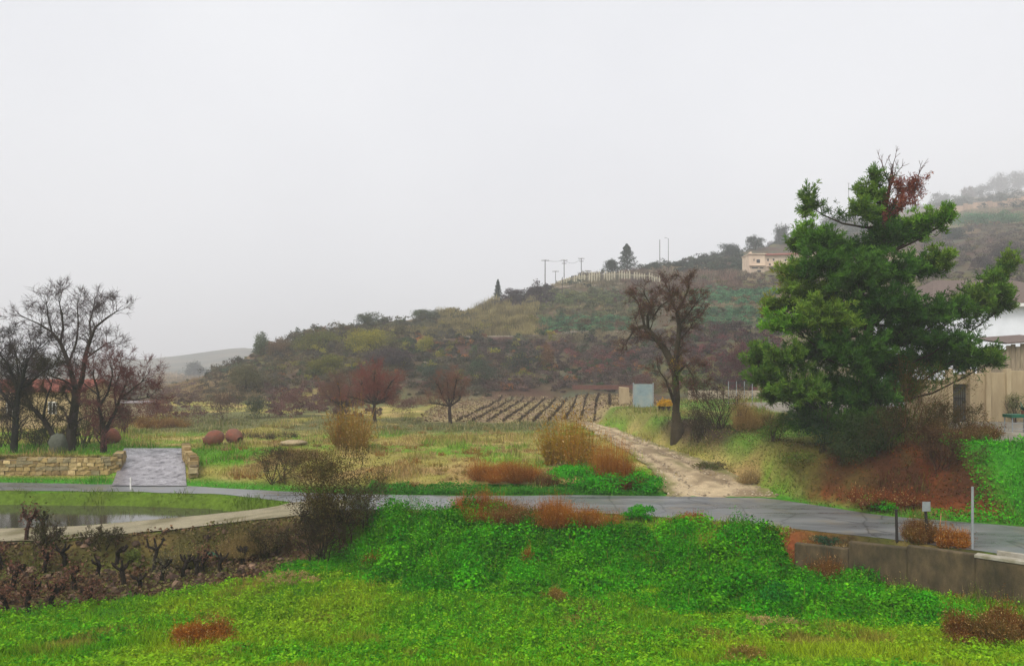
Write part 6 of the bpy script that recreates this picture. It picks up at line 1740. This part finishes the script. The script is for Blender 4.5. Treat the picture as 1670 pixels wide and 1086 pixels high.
def bank_litter():
    n = 30000
    X = R.uniform(9, 21, n); Y = R.uniform(28, 48, n); rf = road_far(X); xr = interp(Y, DIRT_R)
    k = (Y > rf + 0.4) & (X > xr + 0.2) & (Y < np.where(X > 13, rf + 6.0, 48)) & (X + 0.8 * fbm(X, Y, 0.45, 4) < 18.6)
    X, Y = X[k], Y[k]; n = len(X)
    lump = ss(0.42, 0.72, fbm(X, Y, 1.2, 3))
    P = np.stack([X, Y, gz(X, Y) + 0.02 + 0.38 * lump * R.random(n)], 1)
    red = ss(11.5, 14.0, X)[:, None]
    C = pick([(0.10, 0.13, 0.02), (0.19, 0.15, 0.045), (0.08, 0.06, 0.025), (0.06, 0.12, 0.015)], n) * (1 - red) + pick([(0.09, 0.03, 0.010), (0.035, 0.02, 0.010), (0.16, 0.045, 0.010), (0.075, 0.07, 0.015), (0.025, 0.025, 0.010)], n) * red
    v = leaves(P, R.normal(size=(n, 3)) + np.array([0, -0.3, 0.5]), 0.085, C, 0.45, 0.4)
    tag(obj('bank_brush', np_mesh('bank_brush', *v[:2], DRY, v[2])), 'brown brush and dead leaves covering the banks around the pine', None, None, 'stuff')
    n = 7000
    Y = R.uniform(71.5, 104, n); X = R.uniform(-9, 15.2, n)
    P = np.stack([X, Y, gz(X, Y) + 0.03 + 0.10 * R.random(n)], 1)
    v = leaves(P, R.normal(size=(n, 3)) * 0.6 + np.array([0, 0, 1.0]), 0.22, pick([(0.12, 0.08, 0.045), (0.24, 0.17, 0.10), (0.32, 0.25, 0.13), (0.17, 0.13, 0.06)], n), 0.8, 0.3)
    tag(obj('field_clods', np_mesh('field_clods', *v[:2], DRY, v[2])), 'turned clods of soil on the ploughed field', None, None, 'stuff')
    parts = []; rs = np.random.default_rng(44)
    for k in range(70):
        x = rs.uniform(-27, -20.4); y = 41.2 + rs.uniform(-0.1, 0.35)
        v, f, c = stalky(rs.uniform(0.12, 0.3), 0.15, rs.uniform(0.1, 0.28), 36, [(0.13, 0.11, 0.03), (0.20, 0.15, 0.05), (0.07, 0.08, 0.02)], 0.016, 0.06, 3)
        parts.append((v + np.array([x, y, 0.86]), f, c))
    V, Fc, C = join(parts)
    tag(obj('wall_top_grass', np_mesh('wall_top_grass', V, Fc, DRY, C)), 'mossy grass tufts on top of the long stone wall', None, None, 'stuff')
bank_litter()
bush(1270, 1016, 130, 16, [(0.42, 0.34, 0.13), (0.33, 0.27, 0.09), (0.22, 0.24, 0.04)], 'pale dead grass patch in the meadow below the dark green clump', Y=20.3, kind='dry', n=900, size=0.07, name='grass_patch', cat='grass')
bush(470, 944, 110, 14, [(0.40, 0.29, 0.12), (0.30, 0.22, 0.08)], 'pale dead grass patch at the border of meadow and vine plot', Y=25.3, kind='dry', n=700, size=0.07, name='grass_patch', cat='grass')
for (u, v, w, h, Y, lab) in ((60, 905, 130, 40, 27.2, 'dark bramble on the track bank at the left photo edge'), (170, 900, 110, 36, 27.4, 'dark bramble on the track bank left of the light green bush'), (440, 912, 90, 50, 28.2, 'dark bramble on the track bank next to the roadside thicket')):
    bush(u, v, w, h, [(0.035, 0.024, 0.014), (0.06, 0.04, 0.022), (0.06, 0.06, 0.02)], lab, Y=Y, kind='twiggy', n=1800, size=0.055, name='bramble')
bush(1430, 812, 150, 30, [(0.24, 0.06, 0.016), (0.16, 0.045, 0.014), (0.10, 0.05, 0.02)], 'rust-red dry weeds along the foot of the red bank', Y=31.3, kind='dry', n=1600, size=0.07, name='dry_brush', cat='weeds')
bush(1545, 740, 110, 60, [(0.07, 0.045, 0.018), (0.11, 0.06, 0.022), (0.05, 0.05, 0.015)], 'brown brush in the middle of the red bank', Y=33.8, kind='twiggy', n=3200, size=0.06, name='thicket')

# vine rows in the ploughed field
def vine_rows():
    names = ['first', 'second', 'third', 'fourth', 'fifth', 'sixth', 'seventh', 'eighth', 'ninth', 'tenth', 'eleventh']
    for i in range(11):
        c = -1.38 * i + 0.05
        ys = np.arange(72.5, 103, 0.18); m = len(ys)
        xs = 0.121 * ys + c
        rp = 5
        yy = np.repeat(ys, rp) + R.normal(size=m * rp) * 0.1; xx = np.repeat(xs, rp) + R.normal(size=m * rp) * 0.06
        P = np.stack([xx, yy, gz(xx, yy) - 0.02], 1)
        B = P[0].copy()
        v = blades(P - B, R.uniform(0.06, 0.32, len(P)) * (0.5 + fbm(P[:, 0], P[:, 1], 0.8, 2)), 0.05, R.normal(size=(len(P), 2)) * 0.07, pick([(0.035, 0.024, 0.017), (0.06, 0.04, 0.028)], len(P)), 0.2, 0.5)
        o = obj('vine_row', np_mesh('vine_row', *v[:2], DRY, v[2]), None, B)
        tag(o, 'dark bare vine row in the ploughed field, %s counting from the sheet gate' % names[i], 'vine row', 'vine rows in the ploughed field')
vine_rows()

# stake fence on the upper terrace
def stake_fence():
    us = np.linspace(908, 1092, 46)
    hy = hit(us, np.interp(us, [908, 960, 1010, 1060, 1092], [466, 462, 460, 462, 466]), 90)[1]
    hy = np.convolve(np.pad(np.clip(hy, np.median(hy) - 12, np.median(hy) + 12), 6, mode='edge'), np.ones(13) / 13, 'valid')
    x0, y0, z0 = spot(908, 470, float(hy[0]))
    r = thing('stake_fence', (x0, y0, z0), 'fence of pale upright stakes along the top terrace', 'fence')
    pal = mat_plain('pale_stake', (0.55, 0.49, 0.36), 0.9)
    bank = mat_plain('terrace_bank', (0.30, 0.27, 0.18), 0.95, 0, 1.5, 0.6, 1.2, stain=(0.17, 0.17, 0.10), stretch=(1.5, 1.5, 0.4))
    P = []; T = []
    for i, u in enumerate(us):
        Yk = float(hy[i]); x = (u - 835) / F * Yk
        zb = H + (V0 - np.interp(u, [908, 960, 1010, 1060, 1092], [466, 462, 460, 462, 466])) / F * Yk
        top = H + (V0 - np.interp(u, [908, 930, 960, 1010, 1060, 1092], [458, 450, 445, 442, 446, 455])) / F * Yk
        h = max(0.6, top - zb + random.uniform(-0.25, 0.25))
        MB().box((x - x0, Yk - y0, zb - z0 + h / 2 - 0.3), (0.17 + 0.12 * random.random(), 0.14, h + 0.6)).obj('stake', pal if i % 6 else POLE, r)
        P.append((x - x0, Yk - y0 - 0.1, zb - z0 + h * 0.72)); T.append((x - x0, Yk - y0, zb - z0, top - zb))
    MB().tube(P, 0.05, 4, False).obj('rail', pal, r)
    for a, b in zip(T[:-1], T[1:]):
        d = Vector((b[0] - a[0], b[1] - a[1], 0)); h = max(0.4, (a[3] + b[3]) / 2 * 0.82)
        MB().box(((a[0] + b[0]) / 2, (a[1] + b[1]) / 2 + 0.5, (a[2] + b[2]) / 2 + h / 2 - 0.5), (d.length * 1.01, 0.5, h + 1.0), math.atan2(d.y, d.x)).obj('bank_panel', bank, r)
stake_fence()
# terrace walls on the hill
def terrace_wall(u0, u1, v0, v1, hpx, label, c, Y=None, seed=1, blocks=26):
    us = np.linspace(u0, u1, blocks + 1)
    random.seed(seed)
    pts = []
    for u in us:
        v = lerp(v0, v1, (u - u0) / (u1 - u0))
        if Y is None:
            x, y, z = hit([u], [v], 80); pts.append(Vector((float(x[0]), float(y[0]), float(z[0]))))
        else:
            Yk = Y; x = (u - 835) / F * Yk; pts.append(Vector((x, Yk, float(gz(x, Yk)))))
    ys = np.array([p.y for p in pts]); med = np.median(ys)
    r = thing('terrace_wall', pts[0], label, 'wall')
    k3 = np.convolve(np.pad(np.clip(ys, med - 15, med + 15), 4, mode='edge'), np.ones(9) / 9, 'valid')
    Q = [Vector(((u - 835) / F * yk, yk, H - (lerp(v0, v1, (u - u0) / (u1 - u0)) - V0) / F * yk)) for u, yk in zip(us, k3)]
    for a, b in zip(Q[:-1], Q[1:]):
        d = b - a; S = a.y / F; h = hpx * S * random.uniform(0.75, 1.2)
        c0 = (a + b) / 2 - pts[0]
        MB().box((c0.x, c0.y, c0.z + h * 0.5 - 0.6), (d.length * 0.99, 0.7, h + 1.2), math.atan2(d.y, d.x), 0.96, 0.06).obj('stone_block', STONE, r, C=np.tile(np.array(c) * random.uniform(0.8, 1.15), (8, 1)))
terrace_wall(916, 1040, 544, 542, 3.2, 'pale dry-stone terrace wall above the brown thicket in mid hill', (0.30, 0.26, 0.21), seed=3)
terrace_wall(1515, 1690, 352, 331, 11, 'long tan terrace wall in the fog at the upper right', (0.42, 0.29, 0.20), seed=5, blocks=22)
terrace_wall(1500, 1690, 372, 362, 5, 'lower pale terrace edge in the fog at the upper right', (0.30, 0.28, 0.16), seed=6, blocks=22)
terrace_wall(900, 1075, 470, 462, 3.0, 'pale terrace edge below the stake fence', (0.33, 0.27, 0.20), seed=8)
terrace_wall(1130, 1275, 503, 500, 2.0, 'thin stone terrace edge between the two green bands beside the pine', (0.27, 0.23, 0.17), seed=21, blocks=18)
terrace_wall(1120, 1275, 538, 534, 2.2, 'thin stone terrace edge below the green bands beside the pine', (0.24, 0.20, 0.15), seed=22, blocks=18)
terrace_wall(735, 880, 551, 548, 2.0, 'thin stone terrace edge below the tan streaked slope', (0.26, 0.22, 0.16), seed=23, blocks=18)
terrace_wall(690, 800, 592, 600, 2.2, 'pale stone terrace edge above the second small bare tree', (0.32, 0.27, 0.20), seed=24, blocks=14)
terrace_wall(250, 400, 652, 618, 2.6, 'tan terrace edge at the left foot of the hill', (0.33, 0.24, 0.15), seed=11, blocks=18)

# ------------------------------------------------------------------ scrub masses on the hillside
def scrub(name, zones, label, leaf=2.1):
    parts = []
    for (u0, u1, v0, v1, cnt, pal, w, h, up) in zones:
        cnt = int(cnt * 2.6); us = R.uniform(u0, u1, cnt); vs = R.uniform(v0, v1, cnt)
        X, Y, Z = hit(us, vs, 76)
        for i in range(cnt):
            if Y[i] > 1200 or Y[i] < 77: continue
            if 1208 < us[i] < 1330 and 402 < vs[i] < 472 and h > 6: continue
            S = Y[i] / F; k_ = R.uniform(0.35, 1.35); rx = w * S * k_ / 2; hh = h * S * k_ * R.uniform(0.7, 1.2)
            n = int(70 + 0.22 * w * h)
            f_ = R.uniform(0.5, 1.45); base = pick(pal, 1) * f_
            if up:
                th = R.uniform(0, 6.283, n); rr = np.sqrt(R.random(n)) * rx
                P = np.stack([X[i] + rr * np.cos(th), Y[i] + rr * np.sin(th), np.zeros(n)], 1); P[:, 2] = gz(P[:, 0], P[:, 1]) - 0.1
                parts.append(blades(P, hh * R.uniform(0.5, 1.1, n), 0.55 * S, R.normal(size=(n, 2)) * 0.2 * hh, 0.5 * base + 0.5 * pick(pal, n) * f_, 0.3, 0.6))
            else:
                v, f, c = leafy(rx, rx, hh, n, leaf * S * 1.15, np.concatenate([base, base, np.asarray(pal) * f_]), 5)
                parts.append((v + np.array([X[i], Y[i], Z[i] - 0.1]), f, c))
    if name == 'ridge_scrub':
        for u in np.arange(285, 1500, 4.2):
            yk = float(np.interp(u, [r[0] for r in RIDGE], [r[2] for r in RIDGE])) - R.uniform(0, 5); S = yk / F
            x = (u - 835) / F * yk; hh = S * R.uniform(3, 12); rx = S * R.uniform(4, 11)
            pal = pick([GREYGREEN, DG, OLIVE if u < 800 else DG, PURPLE], 1)[0]
            v, f, c = leafy(rx, rx, hh, 150, 1.6 * S, pal, 5)
            parts.append((v + np.array([x, yk, float(gz(x, yk)) - 0.2]), f, c))
    V, Fc, C = join(parts)
    tag(obj(name, np_mesh(name, V, Fc, LEAF, C)), label, None, None, 'stuff')
scrub('brown_scrub', [(780, 1060, 560, 640, 150, [(0.09, 0.06, 0.05), (0.13, 0.075, 0.06), (0.065, 0.05, 0.045)], 26, 16, False), (930, 1040, 575, 612, 40, [(0.17, 0.06, 0.055), (0.13, 0.05, 0.045)], 22, 12, False),
                      (1120, 1270, 535, 640, 90, [(0.085, 0.05, 0.048), (0.11, 0.06, 0.055), (0.06, 0.045, 0.045)], 26, 16, False),
                      (640, 800, 590, 650, 60, [(0.10, 0.085, 0.05), (0.075, 0.065, 0.045)], 26, 14, False), (430, 640, 630, 690, 70, [(0.15, 0.075, 0.065), (0.11, 0.07, 0.06)], 28, 18, False),
                      (1020, 1240, 446, 476, 70, [(0.16, 0.09, 0.07), (0.20, 0.13, 0.09), (0.11, 0.08, 0.06)], 22, 9, True),
                      (1500, 1680, 375, 490, 120, [(0.12, 0.09, 0.075), (0.09, 0.07, 0.065), (0.16, 0.13, 0.08)], 26, 10, False),
                      (1040, 1130, 545, 600, 30, [(0.075, 0.055, 0.05), (0.10, 0.06, 0.055)], 26, 16, False)], 'brown and maroon winter scrub in the middle of the hillside')
scrub('olive_scrub', [(430, 660, 540, 632, 130, [(0.12, 0.11, 0.045), (0.09, 0.08, 0.045), (0.15, 0.10, 0.045), (0.075, 0.065, 0.055)], 32, 20, False), (560, 800, 503, 545, 90, [(0.09, 0.095, 0.055), (0.11, 0.10, 0.055), (0.075, 0.075, 0.05)], 24, 13, False),
                      (330, 460, 585, 660, 60, [(0.11, 0.10, 0.055), (0.13, 0.09, 0.05), (0.08, 0.075, 0.055)], 28, 18, False), (640, 800, 545, 592, 50, [(0.075, 0.07, 0.045), (0.10, 0.085, 0.05), (0.06, 0.06, 0.045)], 28, 15, False),
                      (860, 1060, 478, 520, 80, [(0.11, 0.13, 0.05), (0.085, 0.10, 0.055), (0.16, 0.15, 0.06)], 24, 11, False), (180, 330, 640, 690, 40, [(0.14, 0.075, 0.055), (0.11, 0.075, 0.055)], 30, 16, False)], 'olive and ochre scrub on the left and upper slopes')
scrub('accent_bushes', [(430, 1270, 545, 640, 46, [(0.03, 0.055, 0.02), (0.045, 0.07, 0.025)], 30, 20, False), (430, 1060, 545, 640, 34, [(0.24, 0.10, 0.03), (0.19, 0.075, 0.035)], 24, 15, False), (440, 900, 530, 625, 34, [(0.26, 0.23, 0.035), (0.20, 0.19, 0.035)], 28, 18, False),
                      (1100, 1270, 545, 640, 24, [(0.16, 0.04, 0.045), (0.11, 0.035, 0.04)], 28, 20, False), (860, 1270, 452, 545, 40, [(0.055, 0.075, 0.03), (0.17, 0.15, 0.05), (0.15, 0.08, 0.05)], 20, 12, False), (1500, 1680, 370, 490, 30, [(0.05, 0.06, 0.035), (0.16, 0.13, 0.06), (0.09, 0.06, 0.06)], 26, 16, False)], 'scattered dark green, rust and yellowish bushes over the hillside')
scrub('tan_grass', [(715, 875, 498, 548, 170, [(0.29, 0.24, 0.10), (0.22, 0.18, 0.08)], 16, 12, True), (880, 1060, 546, 556, 60, [(0.30, 0.25, 0.15), (0.22, 0.18, 0.11)], 16, 5, True), (1120, 1270, 500, 506, 40, [(0.28, 0.23, 0.14), (0.22, 0.18, 0.11)], 16, 5, True), (1030, 1240, 446, 458, 60, [(0.27, 0.22, 0.14), (0.20, 0.15, 0.10)], 16, 6, True), (620, 800, 536, 546, 60, [(0.27, 0.22, 0.10), (0.20, 0.17, 0.08)], 16, 7, True), (900, 1100, 448, 470, 90, [(0.27, 0.23, 0.14), (0.22, 0.18, 0.11)], 18, 7, True), (260, 430, 610, 655, 130, [(0.32, 0.23, 0.12), (0.24, 0.17, 0.09)], 22, 6, True),
                      (860, 1040, 500, 560, 60, [(0.22, 0.17, 0.09), (0.15, 0.13, 0.07)], 18, 7, True), (1500, 1680, 335, 365, 40, [(0.25, 0.19, 0.12), (0.18, 0.17, 0.09)], 16, 4, True), (1205, 1310, 449, 476, 50, [(0.15, 0.10, 0.065), (0.20, 0.14, 0.08), (0.10, 0.07, 0.05)], 14, 5, False)], 'tan dry grass on the hill terraces')
scrub('terrace_greens', [(880, 1040, 520, 543, 80, BLUEGREEN + [(0.10, 0.15, 0.06)], 20, 9, False), (1130, 1270, 474, 498, 80, BLUEGREEN, 20, 9, False), (1120, 1270, 505, 532, 80, BLUEGREEN + [(0.12, 0.14, 0.08)], 20, 9, False), (910, 1040, 482, 498, 40, [(0.13, 0.16, 0.05), (0.10, 0.13, 0.05)], 20, 8, False)],
      'bands of blue-green crops on the hill terraces')
scrub('ridge_scrub', [(1040, 1230, 414, 446, 110, DG + [(0.075, 0.085, 0.05)], 20, 11, False), (800, 900, 470, 502, 40, PURPLE, 22, 14, False), (1230, 1420, 352, 402, 70, DG, 26, 16, False), (900, 960, 452, 468, 14, DG, 16, 9, False), (560, 760, 505, 520, 50, GREYGREEN, 20, 12, False), (290, 420, 590, 620, 24, GREYGREEN, 20, 11, False),
                      (1480, 1680, 320, 345, 30, DG, 26, 14, False)], 'dark grey-green scrub along the ridge')
# dark boundary rows of stumps in the left field
bush(440, 722, 130, 14, [(0.05, 0.035, 0.025), (0.08, 0.06, 0.035)], 'thin dark row of bare stalks across the field behind the clay jars', Y=56, kind='dry', n=500, name='stalk_row', cat='vine row')

# ------------------------------------------------------------------ mist
hz = MB().box((0, 0, 0), (2, 2, 2)).mesh('haze', LEAF)
hm, hn, hout = mat_new('mist')
pv = hn.nodes.new('ShaderNodeVolumePrincipled')
pv.inputs['Color'].default_value = (0.93, 0.935, 0.96, 1)
pv.inputs['Density'].default_value = 0.0009
pv.inputs['Anisotropy'].default_value = 0.0
hn.links.new(pv.outputs[0], hout.inputs['Volume'])
hz.materials.clear(); hz.materials.append(hm)
ho = obj('haze', hz)
top = float(MZ.max()) + 40
lo = float(MZ.min()) - 3
ho.scale = (920, 820, (top - lo) / 2); ho.location = (0, 715, (top + lo) / 2)
tag(ho, 'pale winter mist filling the valley', None, None, 'stuff')
